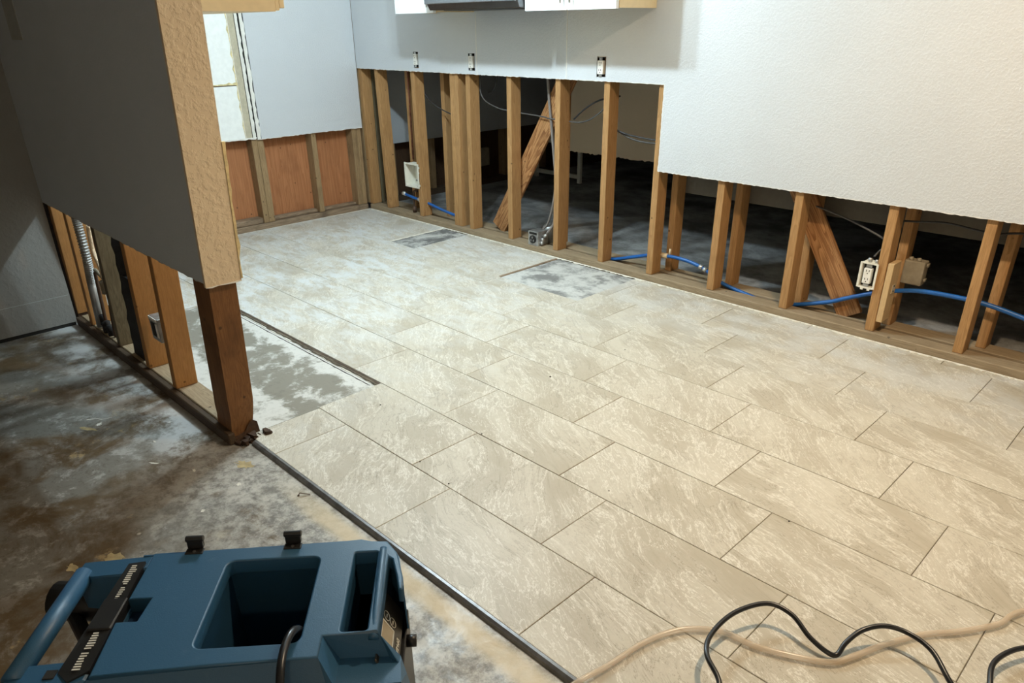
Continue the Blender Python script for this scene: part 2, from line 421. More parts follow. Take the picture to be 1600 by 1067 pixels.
# grout / old mortar a hair below the tile faces
def grout(x0, x1, y0, y1):
    under(box('grout_bed', (x0, y0, ZS), (x1, y1, -.004), M['groutm']), floor)
M['groutm'] = plain('dark_grout', (0.20, 0.18, 0.145), .95, var=.3)
grout(-3.028, XE, .304, 1.658); grout(-3.028, -2.057, 1.658, 2.186); grout(-1.788, -.914, 1.658, 2.186); grout(-.298, XE, 1.658, 2.186)
grout(-.229, XE, -.297, .304); grout(-3.028, -1.992, -.2, .304)
# exposed beds
under(box('exposed_bed', (-1.75, -.25, ZS), (-.222, .298, ZS+.0022), M['bed_left']), floor)
under(box('exposed_bed', (-2.053, 1.692, ZS), (-1.792, 2.178, ZS+.0085), M['bed_far']), floor)
under(box('exposed_bed', (-.910, 1.662, ZS), (-.302, 2.178, ZS+.0095), M['bed_mid']), floor)
# pale/brown cut edges of the two openings and of the long opening at left
under(ragged('cut_edge', ((-2.062, 1.69, -.002), (-2.062, 2.175, -.002)), .010, .022, (1, 0, 0), M['crust'], None, seed=3, thick=-.003), floor)
under(box('cut_edge', (-.924, 1.665, ZS), (-.906, 2.178, .0018), M['platey'], None), floor)
for (a, b, w0, w1, mt, sd, z) in (((-1.75, .302), (-.225, .302), .016, .024, 'ridge', 5, -.0035), ((-1.75, .3015), (-.225, .3015), .003, .008, 'nail', 15, -.0025), ((-1.74, .282), (-.235, .286), .0005, .010, 'crust', 6, -.0075), ((-1.72, .264), (-.26, .268), .001, .005, 'bit', 8, -.0080)):
    under(ragged('mortar_ridge', ((a[0], a[1], z), (b[0], b[1], z)), w0, w1, (0, -1, 0), M[mt], None, seed=sd, thick=.0025, step=.03), floor)
# crumbly white line where tile meets the wall plates
tag(under(ragged('mortar_crumbs', ((-3.0, 2.192, .003), (4.2, 2.192, .003)), .004, .024, (0, -1, 0), M['crust'], None, seed=11, step=.012, thick=.003), floor), kind='stuff')
tag(under(ragged('mortar_crumbs', ((-3.018, -.2, .0015), (-3.018, 2.19, .0015)), .001, .008, (1, 0, 0), M['crust'], None, seed=12, step=.015, thick=.002), floor), kind='stuff')
# metal transition strip at the edge of the tile
bm = bmesh.new()
prof = [(-.019, ZS), (-.016, -.002), (-.009, .003), (-.001, .003), (0, -.001), (0, ZS)]
ra = [bm.verts.new((0, y, z)) for y, z in prof]; rb = [bm.verts.new((4.37, y, z)) for y, z in prof]
for k in range(len(prof)-1): bm.faces.new((ra[k], ra[k+1], rb[k+1], rb[k]))
bm.faces.new(ra); bm.faces.new(rb)
st = tag(link('trim_1', fin(bm, 'trim_1'), M['strip'], None, (-.165, -.299, 0)), 'grey metal edge trim between tile and slab', kind='structure')

# ---- right wall: drywall sheet cut in two steps
YD = 2.197
outs = [(-2.288, 1.148), (-1.706, 1.145), (-.63, 1.142)]
us = [-3.03, -2.316, -2.26, -1.738, -1.674, -.662, -.598, -.205, .4, 1.2, 2.0, 4.5]; zs = [.632, 1.072, 1.093, 1.197, 1.43, ZC]
hs = [(-3.1, -.206, .6, 1.0721)] + [(x-.032 if x != outs[0][0] else x-.028, x+.032 if x != outs[0][0] else x+.028, 1.093, 1.197) for x, z in outs]
wall_right = wall_grid('wall_right', us, zs, hs, lambda u, z, d: (u, YD + d*.0128, z), M['drywall'])
tag(wall_right, kind='structure')
def stud(parent, x0, x1, y0, y1, z0, z1, mat='stud', lean=(0, 0), name='stud'):
    c = Vector(((x0+x1)/2, (y0+y1)/2, z0)); bm = bmesh.new()
    vs = addbox(bm, (x0-c.x, y0-c.y, 0), (x1-c.x, y1-c.y, z1-z0))
    for v in vs:
        if v.co.z > .01: v.co.x += lean[0]; v.co.y += lean[1]
    bevel(bm, .0022)
    o = link(name, fin(bm, name), M[mat], None, c); return under(o, parent)
SF0, SF1 = 2.212, 2.300
stud(wall_right, -3.085, -3.045, SF0, SF1, .0385, ZC-.001, 'old_stud')
fronts = [(-3.038, 0), (-2.80, -.03), (-2.375, -.01), (-1.962, .01), (-1.918, .01), (-1.795, .005), (-1.40, 0), (-.985, 0), (-.612, -.005), (-.247, -.0), (.160, 0), (.585, -.005), (1.022, -.008), (1.405, -.005), (1.83, 0), (2.25, 0), (2.65, 0), (3.1, 0)]
for x, ln in fronts:
    stud(wall_right, x, x+.041, SF0, SF1, .0385, ZC-.001, lean=(ln*2, 0))
stud(wall_right, -3.095, -2.995, 2.305, 2.342, .0385, ZC-.001, 'grey_stud')
for x in (-2.63, -2.215, -1.085, -.205, .195, .60, 1.050, 1.46, 1.88, 2.3):
    stud(wall_right, x, x+.040, 2.345, 2.430, .0385, ZC-.001)
p1 = under(box('base_plate', (-3.02, 2.196, ZS), (4.2, 2.287, .038), M['platex'], bv=.003), wall_right)
p2 = under(box('base_plate', (-3.02, 2.318, ZS), (4.2, 2.425, .038), M['platex'], bv=.003), wall_right)
# diagonal let-in braces
def brace(x0, z0, x1, z1, y0, th, w, mat='brace'):
    L = math.hypot(x1-x0, z1-z0); bm = bmesh.new()
    addbox(bm, (-w/2, 0, 0), (w/2, th, L)); bevel(bm, .002)
    o = link('brace', fin(bm, 'brace'), M[mat], None, (x0, y0, z0), (0, math.atan2(x1-x0, z1-z0), 0)); return under(o, wall_right)
brace(-1.615, .055, -.855, 1.29, 2.322, .022, .128)
brace(.905, .045, .335, .98, 2.322, .022, .118)
# notch end of left brace (birdsmouth seen at its foot)
# drywall on the back side of the second stud row
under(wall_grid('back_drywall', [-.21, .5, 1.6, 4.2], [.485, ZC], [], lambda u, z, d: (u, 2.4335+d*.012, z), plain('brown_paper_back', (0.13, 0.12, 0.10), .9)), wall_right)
# torn paper edge along the cut
for (a, b, ax, sd) in (((-2.99, YD-.0006, 1.073), (-.205, YD-.0006, 1.073), (0, 0, -1), 21), ((-.206, YD-.0006, .632), (4.2, YD-.0006, .632), (0, 0, -1), 22), ((-.205, YD-.0006, .632), (-.205, YD-.0006, 1.07), (-1, 0, 0), 23)):
    under(ragged('torn_edge', (a, b), .001, .0045, ax, M['gypsum'], None, seed=sd, step=.012, thick=.004 if ax[2] else -.004), wall_right)
# raised beads of old sealant, pencil-thin
for x, z0 in ((-1.655, 1.073), (-.887, 1.073)):
    under(box('paint_bead', (x-.0022, YD-.0015, z0), (x+.0022, YD+.0002, 1.425), M['gypsum']), wall_right)
under(box('paint_bead', (-1.985, YD-.0012, 1.09), (-1.94, YD+.0002, 1.13), M['drywall']), wall_right)

# ---- back wall of the kitchen
XB = -3.035
wall_back = tag(wall_grid('wall_back', [1.335, 2.197], [.640, ZC], [], lambda u, z, d: (XB-d*.012, u, z), M['drywall']), kind='structure')
under(wall_grid('white_panel', [-.25, 1.222], [.652, 1.0], [], lambda u, z, d: (XB-.004-d*.012, u, z), M['white_board']), wall_back)
under(wall_grid('white_panel', [-.25, 1.222], [1.012, ZC], [], lambda u, z, d: (XB-.004-d*.012, u, z), M['white_board']), wall_back)
under(box('bare_strip', (XB-.016, 1.216, .645), (XB-.006, 1.272, ZC), M['tan_strip']), wall_back)
under(ragged('glue_line', ((XB-.003, 1.218, .65), (XB-.003, 1.218, 1.9)), .002, .016, (0, -1, 0), M['glue'], None, seed=31, thick=.002, step=.03), wall_back)
under(ragged('glue_line', ((XB-.003, .5, 1.006), (XB-.003, 1.222, 1.006)), .008, .020, (0, 0, 1), M['glue'], None, seed=32, thick=-.002), wall_back)
under(ragged('torn_edge', ((XB+.001, 1.272, .64), (XB+.001, 1.272, ZC)), .018, .026, (0, 1, 0), M['gypsum'], None, seed=33, thick=.003), wall_back)
under(ragged('torn_edge', ((XB+.0015, 1.305, .64), (XB+.0015, 1.305, ZC)), .020, .031, (0, 1, 0), M['gypsum'], None, seed=34, thick=.004), wall_back)
under(box('dark_reveal', (XB-.012, 1.27, .64), (XB-.004, 1.34, ZC), M['hole']), wall_back)
under(ragged('torn_edge', ((XB+.001, 1.3, .640), (XB+.001, 2.195, .640)), .001, .006, (0, 0, -1), M['gypsum'], None, seed=35, thick=-.003), wall_back)
under(ragged('torn_edge', ((XB-.003, .9, .654), (XB-.003, 1.30, .654)), .006, .014, (0, 0, -1), M['gypsum'], None, seed=36, thick=-.003), wall_back)
XF = XB-.014
for y0, y1, mt in ((-.2, -.16, 'old_stud'), (.25, .29, 'old_stud'), (.69, .73, 'old_stud'), (1.262, 1.302, 'old_stud'), (1.304, 1.352, 'old_stud'), (1.742, 1.784, 'old_stud'), (2.105, 2.150, 'old_stud'), (2.152, 2.19, 'old_stud')):
    stud(wall_back, XF-.088, XF, y0, y1, .0385, ZC-.001, mt)
under(box('base_plate', (XF-.088, -.2, ZS), (XF+.012, 2.19, .037), M['platey'], bv=.004), wall_back)
under(box('sill_block', (XF-.088, .735, .0385), (XF-.006, 1.26, .078), M['platey'], bv=.004), wall_back)
under(box('sill_block', (XF-.088, 1.355, .0385), (XF-.030, 1.738, .062), M['platey'], bv=.004), wall_back)
under(box('sill_block', (XF-.088, 1.788, .0385), (XF-.030, 2.10, .058), M['platey'], bv=.004), wall_back)
for y0, y1 in ((-.3, 1.0), (1.001, 2.18)):
    under(box('plywood_sheet', (XF-.100, y0, ZS), (XF-.089, y1, ZC), M['ply']), wall_back)

# ---- partition between kitchen and entry
PX0, PX1 = -1.968, -.168
wall_left = tag(wall_grid('wall_left', [PX0, -1.0, PX1], [.618, ZC], [], lambda u, z, d: (u + (.080*(z-.61) if u > -1.9 else 0), -.372+d*.0125, z), paint('smooth_blue_grey_paint', (0.60, 0.65, 0.70), .25)), kind='structure')
under(wall_grid('kitchen_face', [PX0, PX1-.004], [1.045, ZC], [], lambda u, z, d: (u + (.080*(z-.61) if u > -1.9 else 0), -.268+d*.0125, z), M['drywall']), wall_left)
# textured end cap, lower part a little wider and ragged on its kitchen side
under(wall_grid('end_cap', [-.372, -.250], [.605, ZC], [], lambda u, z, d: (PX1-d*.0125 + .080*(z-.61), u, z), M['cap']), wall_left).location.x += .0126
under(ragged('torn_edge', ((PX1+.006, -.2505, .612), (PX1+.041, -.2505, 1.05)), .003, .014, (0, 1, 0), M['paper'], None, seed=41, thick=-.010, step=.035), wall_left)
under(ragged('torn_edge', ((-1.95, -.3725, .619), (PX1, -.3725, .619)), .001, .006, (0, 0, -1), M['drywall_dark'], None, seed=42, thick=.003), wall_left)
under(ragged('torn_edge', ((PX1+.0128, -.372, .606), (PX1+.0128, -.25, .606)), .001, .007, (0, 0, -1), M['gypsum'], None, seed=43, thick=-.003), wall_left)
# studs
for x1, mt, y0 in ((-1.965, 'part_stud', -.357), (-1.735, 'part_stud', -.357), (-1.352, 'grey_stud', -.357), (-1.000, 'part_stud', -.357), (-.716, 'part_stud', -.357)):
    stud(wall_left, x1-.040, x1, y0, y0+.088, .0385, ZC-.001, mt, lean=(.24, 0))
stud(wall_left, -2.03, -1.970, -.3585, -.250, ZS, ZC-.001, 'rot')  # added dark stud, standing in for shade in the open corner gap
# corner post with rotten foot
bm = bmesh.new(); n = 26; prev = None; rr = random.Random(5)
pw, pd = .122, .094
for i in range(n+1):
    z = i/n*(ZC-.02) if i > 14 else i/14*.55
    rot = max(0, 1-z/.16)
    j = lambda s: rr.uniform(-1, 1)*s*rot
    e = .012*rot*rr.random() + (.004 if z < .1 else 0)
    lx = .085*z
    ring = [bm.verts.new((-pw/2+lx+j(.004), -pd/2+j(.004), z)), bm.verts.new((pw/2+lx-e*.5+j(.004), -pd/2+j(.004), z)),
            bm.verts.new((pw/2+lx-e, pd/2*.3+j(.006), z)), bm.verts.new((pw/2+lx-e*1.6, pd/2-e+j(.006), z)), bm.verts.new((-pw/2+lx+j(.004), pd/2+j(.004), z))]
    if prev:
        for k in range(5): bm.faces.new((prev[k], prev[(k+1) % 5], ring[(k+1) % 5], ring[k]))
    else: bm.faces.new(ring)
    prev = ring
bm.faces.new(prev)
post = link('post', fin(bm, 'post'), M['post'], None, (-.290, -.308, ZS)); under(post, wall_left)
post.location.z += .001
bm = bmesh.new(); rr = random.Random(14); lo_, hi_ = [], []
for k in range(28):
    a = 2*math.pi*k/28; cx, cy = math.cos(a), math.sin(a); m_ = max(abs(cx)/.064, abs(cy)/.050)
    x, y = cx/m_, cy/m_; jj = rr.uniform(1.0, 1.12)
    lo_.append(bm.verts.new((x*jj*1.05, y*jj*1.05, 0))); hi_.append(bm.verts.new((x*1.005, y*1.005, rr.uniform(.010, .040) + (.055*rr.random() if cx > 0 and cy > .2 else 0))))
for k in range(28): bm.faces.new((lo_[k], lo_[(k+1) % 28], hi_[(k+1) % 28], hi_[k]))
bm.faces.new(lo_)
under(link('rotten_foot', fin(bm, 'rotten_foot'), M['rot'], None, (-.290, -.308, ZS+.0005)), wall_left)
rr = random.Random(9); bm = bmesh.new()
for i in range(34):
    c = Vector((-.225+rr.uniform(-.035, .045), -.300+rr.uniform(-.055, .065), ZS+.004)); s = rr.uniform(.005, .017)
    vs = addbox(bm, c-Vector((s, s*.6, s*.5)), c+Vector((s, s*.6, s*rr.uniform(.3, 1.5))))
    for v in vs: v.co += Vector((rr.uniform(-1, 1), rr.uniform(-1, 1), rr.uniform(-.5, .5)))*s*.5
tag(under(link('rotten_splinters', fin(bm, 'rotten_splinters'), M['rot']), wall_left), 'dark crumbled wood at the foot of the post', kind='stuff')
under(box('base_plate', (-1.93, -.352, ZS), (-.30, -.262, .038), M['platex'], bv=.003), wall_left)
under(box('dark_edge_board', (-1.94, -.378, ZS), (-.215, -.3525, .034), M['darkplate'], bv=.004), wall_left)  # dark brown board along the foot of the partition

# ---- wall at the far end of the entry side
wall_far = tag(wall_grid('wall_far', [-3.8, -.3724], [.006, ZC], [], lambda u, z, d: (-1.955-d*.0125, u, z), paint('grey_textured_wall', (0.30, 0.295, 0.275), .4, 42)), kind='structure')
under(box('dark_gap', (-1.967, -3.8, ZS), (-1.957, -.379, .006), M['hole']), wall_far)
under(box('crack_line', (-1.956, -.379-.6, .150), (-1.9548, -.379, .152), M['drywall_dark']), wall_far)
tag(box('wall_front', (-1.95, -3.9, ZS), (4.6, -3.8, ZC), M['drywall']), kind='structure')
tag(box('wall_east', (4.3, -3.8, ZS), (4.4, 2.19, ZC), M['drywall']), kind='structure')

# ---- the dark room beyond the studs
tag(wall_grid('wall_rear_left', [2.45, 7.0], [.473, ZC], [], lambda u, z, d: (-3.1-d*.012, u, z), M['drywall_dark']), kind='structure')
tag(wall_grid('wall_rear_middle', [-1.93, -.9, .6, 4.3], [.447, ZC], [], lambda u, z, d: (u, 3.37+d*.012, z), M['beige_wall']), kind='structure')
wrl = bpy.data.objects['wall_rear_left']; wrm = bpy.data.objects['wall_rear_middle']
under(ragged('torn_edge', ((-1.93, 3.3695, .448), (4.3, 3.3695, .448)), .001, .012, (0, 0, -1), M['cap'], None, seed=51, thick=.004), wrm)
for y in (2.52, 2.95, 3.40, 3.85, 4.4):
    stud(wrl, -3.202, -3.114, y, y+.04, .0385, ZC-.001, 'old_stud')
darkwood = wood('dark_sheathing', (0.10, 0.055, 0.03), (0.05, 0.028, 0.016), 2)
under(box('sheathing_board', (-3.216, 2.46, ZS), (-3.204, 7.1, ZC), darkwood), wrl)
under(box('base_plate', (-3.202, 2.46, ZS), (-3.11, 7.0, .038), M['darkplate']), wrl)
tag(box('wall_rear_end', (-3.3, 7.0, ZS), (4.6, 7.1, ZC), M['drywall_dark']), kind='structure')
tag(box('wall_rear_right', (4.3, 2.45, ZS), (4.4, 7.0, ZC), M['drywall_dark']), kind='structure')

bm = bmesh.new(); fx0, fx1, fz0, fz1, fy = -3.05, -2.45, .03, .33, 4.2
for lo, hi in (((fx0, fy, fz0), (fx1, fy+.03, fz0+.035)), ((fx0, fy, fz1), (fx1, fy+.03, fz1+.035)), ((fx0, fy, fz0+.035), (fx0+.035, fy+.03, fz1)), ((fx1-.035, fy, fz0+.035), (fx1, fy+.03, fz1))): addbox(bm, Vector(lo)-Vector((fx0, fy, ZS)), Vector(hi)-Vector((fx0, fy, ZS)))
addbox(bm, (0, 0, 0), (.035, .03, .045)); addbox(bm, (.565, 0, 0), (.60, .03, .045))
tag(link('vent_frame', fin(bm, 'vent_frame'), M['boxwhite'], None, (fx0, fy, ZS)), 'white rectangular frame standing low in the dark room beyond the studs', 'frame')
o = tag(box('outlet_box', (-3.112, 3.44, .17), (-3.06, 3.60, .33), M['greybox'], bv=.004), 'pale outlet box low on the wall of the dark room', 'outlet box')

# ================================================================== CABINETS
def door(parent, x0, x1, z0, z1, y, knob=None, axis='x'):
    bm = bmesh.new(); w, h = x1-x0, z1-z0; fr = .055
    addbox(bm, (0, 0, 0), (w, .019, h)); bevel(bm, .0025, 2)
    o = link('door', fin(bm, 'door'), M['cab_white'], parent, (x0, y, z0))
    if w > .16:
        bm = bmesh.new()
        for lo, hi in (((0, -.004, 0), (fr, 0, h)), ((w-fr, -.004, 0), (w, 0, h)), ((fr, -.004, 0), (w-fr, 0, fr)), ((fr, -.004, h-fr), (w-fr, 0, h))): addbox(bm, lo, hi)
        link('door_frame', fin(bm, 'door_frame'), M['cab_white'], o)
    if knob is not None:
        kx = knob - x0
        bm = bmesh.new(); tube_bm(bm, [Vector((kx, -.004, .075)), Vector((kx, -.022, .075))], .006, 10); tube_bm(bm, [Vector((kx, -.022, .075)), Vector((kx, -.026, .052)), Vector((kx, -.027, .030))], [.008, .007, .005], 10)
        link('handle', fin(bm, 'handle', True), M['nickel'], o)
    return o
def cabinet(name, x0, x1, z0, z1, ydepth, label, doors, knobs):
    r = tag(empty(name, ((x0+x1)/2, YD-.17, z0)), label, 'cabinet', None)
    cx = (x0+x1)/2; d = ydepth; bm = bmesh.new(); t = .016
    addbox(bm, (x0-cx, -d+.17, 0), (x0-cx+t, .169, z1-z0)); addbox(bm, (x1-cx-t, -d+.17, 0), (x1-cx, .169, z1-z0))
    addbox(bm, (x0-cx+t, -d+.17, .012), (x1-cx-t, .169, .012+t)); addbox(bm, (x0-cx+t, -d+.17, z1-z0-t), (x1-cx-t, .169, z1-z0)); addbox(bm, (x0-cx+t, .160, .03), (x1-cx-t, .168, z1-z0-t))
    link('body', fin(bm, 'body'), M['cab_beige'], r)
    for (a, b), k in zip(doors, knobs): door(r, a-cx, b-cx, -.004, z1-z0-.004, -d+.17-.021, None if k is None else k-cx)
    return r
cabinet('wall_cabinet', -2.045, -1.665, 1.432, 2.15, .305, 'white wall cabinet left of the dark microwave', [(-2.043, -1.667)], [-1.70])
cabinet('wall_cabinet', -.898, -.288, 1.428, 2.15, .305, 'white two-door wall cabinet with a beige side, right of the microwave', [(-.896, -.604), (-.598, -.290)], [-.628, -.566])
# cabinet hung on the kitchen side of the partition, its end panel towards the camera
r = tag(empty('wall_cabinet', (-.70, -.1, 1.405)), 'beige wall cabinet end hanging on the partition at the top left', 'cabinet')
bm = bmesh.new(); addbox(bm, (-.46, -.153, 0), (.455, .160, .74)); bevel(bm, .001)
link('body', fin(bm, 'body'), M['cab_beige'], r)
bm = bmesh.new(); addbox(bm, (-.46, .163, .003), (.450, .176, .735)); bevel(bm, .001)
link('face_frame', fin(bm, 'face_frame'), M['cab_beige'], r)
for a in (-.455, .0):
    bm = bmesh.new(); addbox(bm, (a, .178, .010), (a+.448, .196, .730)); bevel(bm, .0025, 2)
    o = link('door', fin(bm, 'door'), M['cab_beige'], r)
# over-the-range microwave
r = tag(empty('microwave', (-1.282, 2.0, 1.44)), 'dark over-range microwave between the white wall cabinets', 'microwave')
bm = bmesh.new()
pr = [(-.185, .035), (-.165, 0), (.195, 0), (.195, .40), (-.185, .40)]
ra = [bm.verts.new((-.378, y, z)) for y, z in pr]; rb = [bm.verts.new((.378, y, z)) for y, z in pr]
for k in range(5): bm.faces.new((ra[k], ra[(k+1) % 5], rb[(k+1) % 5], rb[k]))
bm.faces.new(ra); bm.faces.new(rb); bevel(bm, .003)
link('body', fin(bm, 'body'), M['steel'], r)
o = box('door', (-.376, -.206, .032), (.20, -.187, .395), M['dglass'], r, .004, 2)
box('control_panel', (.204, -.206, .032), (.376, -.187, .395), M['dglass'], r, .004, 2)
box('vent_grille', (-.30, -.12, -.003), (.30, .12, -.0005), M['black'], r)
bm = bmesh.new(); tube_bm(bm, spline([(.165, -.188, .09), (.165, -.235, .10), (.165, -.24, .22), (.165, -.235, .34), (.165, -.188, .35)]), .008, 10)
link('handle', fin(bm, 'handle', True), M['nickel'], r)

# ================================================================== ELECTRICAL
def receptacle(parent, x, y, z, w=.036, h=.070, tilt=0):
    """decora/duplex face in the parent's frame, facing -y"""
    o = box('receptacle', (x-w/2, y-.006, z-h/2), (x+w/2, y+.018, z+h/2), M['outlet'], parent, .003, 2)
    for s in (-1, 1):
        zc = z + s*h*.27 - (z-h/2)
        bm = bmesh.new()
        for dx in (-.0065, .0065): addbox(bm, (dx-.0012, y-.0068-(y+.006), zc+.001), (dx+.0012, y-.0055-(y+.006), zc+.010))
        tube_bm(bm, [Vector((0, -.0128, zc-.007)), Vector((0, -.0118, zc-.007))], .0028, 8)
        link('slot', fin(bm, 'slot'), M['hole'], o)
    return o
labels = ['bare white outlet above the wall gap, nearest the kitchen corner', 'bare white outlet above the wall gap, under the microwave', 'bare white outlet above the wall gap, under the two-door cabinet']
for (x, z), lb in zip(outs, labels):
    w = .026 if x == outs[0][0] else .0305
    r = tag(empty('wall_outlet', (x, YD, z)), lb, 'outlet', 'uncovered outlets on the right wall')
    bm = bmesh.new(); W2, H2, t, dp = w, .050, .002, .050
    addbox(bm, (-W2, .002, -H2), (-W2+t, dp, H2)); addbox(bm, (W2-t, .002, -H2), (W2, dp, H2)); addbox(bm, (-W2+t, .002, H2-t), (W2-t, dp, H2)); addbox(bm, (-W2+t, .002, -H2), (W2-t, dp, -H2+t)); addbox(bm, (-W2, dp, -H2), (W2, dp+.002, H2))
    link('box', fin(bm, 'box'), M['hole'], r)
    receptacle(r, -.004, -.001, 0, .040 if w > .03 else .034, .070)
    bm = bmesh.new()
    for s in (-1, 1): addbox(bm, (-.016, -.001, s*.043-.008), (.006, .001, s*.043+.008)); 
    link('yoke', fin(bm, 'yoke'), M['galv'], r)['kind'] = 'stuff'
    for s in (-1, 1):
        bm = bmesh.new(); tube_bm(bm, [Vector((-.005, -.004, s*.043)), Vector((-.005, -.001, s*.043))], .0045, 10); link('screw', fin(bm, 'screw'), M['nickel'], r)
# outlet in a white box on the stud at the right
r = tag(empty('outlet_box', (.990, 2.235, .300)), 'white outlet in a white plastic box beside the right stud', 'outlet')
bm = bmesh.new()
addbox(bm, (-.036, -.030, -.058), (-.032, .035, .058)); addbox(bm, (.030, -.030, -.058), (.034, .035, .058)); addbox(bm, (-.032, -.030, .054), (.030, .035, .058)); addbox(bm, (-.032, -.030, -.058), (.030, .035, -.054)); addbox(bm, (-.032, .031, -.054), (.030, .035, .054))
link('box', fin(bm, 'box'), M['boxwhite'], r)
bm = bmesh.new()
for lo, hi in (((-.042, -.034, -.060), (-.033, -.030, .060)), ((.030, -.034, -.060), (.039, -.030, .060)), ((-.033, -.034, .054), (.030, -.030, .062)), ((-.033, -.034, -.062), (.030, -.030, -.054)), ((-.022, -.034, -.070), (-.010, -.030, -.062)), ((.008, -.034, -.070), (.020, -.030, -.062)), ((-.022, -.034, .062), (-.010, -.030, .070)), ((.008, -.034, .062), (.020, -.030, .070))): addbox(bm, lo, hi)
link('rim', fin(bm, 'rim'), M['boxwhite'], r)
box('box_inside', (-.0319, -.006, -.0538), (.0299, .0305, .0538), M['hole'], r)
receptacle(r, -.003, -.030, -.002, .036, .072)
bm = bmesh.new(); addbox(bm, (-.015, -.030, .038), (.010, -.028, .052)); addbox(bm, (-.015, -.030, -.052), (.010, -.028, -.040)); link('yoke', fin(bm, 'yoke'), M['galv'], r)['kind'] = 'stuff'
bm = bmesh.new(); tube_bm(bm, [Vector((-.014, -.005, .058)), Vector((-.012, .0, .075))], .010, 10); tube_bm(bm, [Vector((.018, -.005, .058)), Vector((.018, .0, .072))], .009, 10)
link('clamp', fin(bm, 'clamp', True), M['galv'], r)['kind'] = 'stuff'
# backs of a plastic box on the rear stud
r = tag(empty('junction_box', (1.135, 2.345, .312)), 'taupe plastic junction box seen from behind, right of the blonde block', 'junction box')
bm = bmesh.new(); addbox(bm, (-.045, -.004, -.056), (.045, .055, .056)); bevel(bm, .006, 2); link('box', fin(bm, 'box'), M['greybox'], r)
bm = bmesh.new()
for x in (-.02, .014): tube_bm(bm, [Vector((x, .01, .052)), Vector((x-.004, .012, .070))], .009, 10)
addbox(bm, (.045, .02, .03), (.052, .05, .046)); addbox(bm, (.045, .02, -.04), (.052, .05, -.026))
link('clamp', fin(bm, 'clamp', True), M['greybox'], r)['kind'] = 'stuff'
# range receptacle lying on the plate
r = tag(empty('range_outlet_box', (-1.15, 2.246, .0385)), 'metal range outlet box with round black socket on the base plate', 'outlet')
bm = bmesh.new(); addbox(bm, (-.044, -.048, 0), (.044, -.044, .094)); addbox(bm, (-.044, -.044, 0), (-.040, .05, .094)); addbox(bm, (.040, -.044, 0), (.044, .05, .094)); addbox(bm, (-.04, -.044, 0), (.04, .05, .004)); addbox(bm, (-.04, -.044, .09), (.04, .05, .094)); addbox(bm, (-.04, .046, .004), (.04, .05, .09)); bevel(bm, .001)
link('box', fin(bm, 'box'), M['galv'], r)
bm = bmesh.new(); tube_bm(bm, [Vector((0, -.056, .042)), Vector((0, -.048, .042))], .027, 24); link('socket', fin(bm, 'socket'), M['black'], r)
bm = bmesh.new()
for a in (0, 2.1, 4.2):
    c = Vector((math.sin(a)*.013, -.0572, .042+math.cos(a)*.013)); addbox(bm, c-Vector((.003, .0006, .006)), c+Vector((.003, .0012, .006)))
link('contact', fin(bm, 'contact'), M['galv'], r)
box('dark_slot', (-.034, -.0495, .074), (.034, -.0478, .088), M['hole'], r)
bm = bmesh.new(); addbox(bm, (.044, -.02, .02), (.058, .02, .05)); tube_bm(bm, [Vector((.045, .0, .058)), Vector((.075, .005, .070))], .012, 12); tube_bm(bm, [Vector((.044, -.02, .018)), Vector((.062, -.02, .018))], .012, 12)
link('clamp', fin(bm, 'clamp', True), M['galv'], r)['kind'] = 'stuff'
bm = bmesh.new(); tube_bm(bm, [Vector((.01, .09, 0)), Vector((.01, .09, .10)), Vector((.01, .085, .115))], [.040, .040, .030], 16); link('cover_can', fin(bm, 'cover_can', True), M['galv'], r)

# ---- cables and pipes
def thing_tube(name, pts, rad, mat, label, cat, group=None, **k):
    return tag(tube(name, pts, rad, M[mat], **k), label, cat, group)
thing_tube('grey_cable', [(-1.14, 2.311, 1.6), (-1.130, 2.311, 1.035), (-1.100, 2.311, .78), (-1.052, 2.311, .40), (-1.058, 2.305, .20), (-1.085, 2.262, .115)], .009, 'gcable', 'thick grey cable hanging down to the range outlet, nearer the stud', 'cable', 'grey cables to the range outlet')
thing_tube('grey_cable', [(-1.165, 2.33, 1.6), (-1.165, 2.328, 1.14), (-1.10, 2.335, .70), (-1.085, 2.335, .40), (-1.115, 2.312, .19), (-1.158, 2.290, .12)], .007, 'gcable', 'thinner grey cable hanging to the range outlet, behind the thick one', 'cable', 'grey cables to the range outlet')
thing_tube('black_cable', [(-2.352, 2.303, 1.25), (-2.352, 2.303, .988), (-2.331, 2.303, .903), (-2.193, 2.303, .83), (-1.975, 2.303, .775)], .0042, 'cable', 'dark cable sagging in the second stud bay right of the corner', 'cable')
thing_tube('black_cable', [(-1.742, 2.303, 1.25), (-1.742, 2.303, 1.03), (-1.742, 2.303, .96), (-1.70, 2.303, .905), (-1.58, 2.303, .866), (-1.44, 2.303, .852), (-1.33, 2.303, .846), (-1.16, 2.301, .838), (-1.12, 2.301, .832), (-1.03, 2.301, .83), (-.96, 2.301, .827), (-.85, 2.303, .829), (-.75, 2.303, .868), (-.66, 2.303, .955), (-.61, 2.303, 1.2)], .0042, 'dcable', 'dark grey cable swagging behind the middle studs', 'cable')
thing_tube('black_cable', [(-.945, 2.342, .835), (-.86, 2.342, .90), (-.75, 2.342, .955), (-.60, 2.342, .985)], .005, 'cable', 'black cable arching up right of the thick brace', 'cable')
thing_tube('black_cable', [(-1.62, 2.34, 1.25), (-1.62, 2.34, 1.04), (-1.66, 2.34, .965), (-1.71, 2.34, .95)], .004, 'cable', 'short dark cable looping just under the drywall cut', 'cable')
thing_tube('black_cable', [(-.60, 2.303, .812), (-.52, 2.303, .79), (-.40, 2.303, .778), (-.26, 2.303, .774), (-.1, 2.303, .79)], .0048, 'cable', 'upper black cable in the bay left of the drywall step', 'cable', 'cables crossing the bay left of the drywall step')
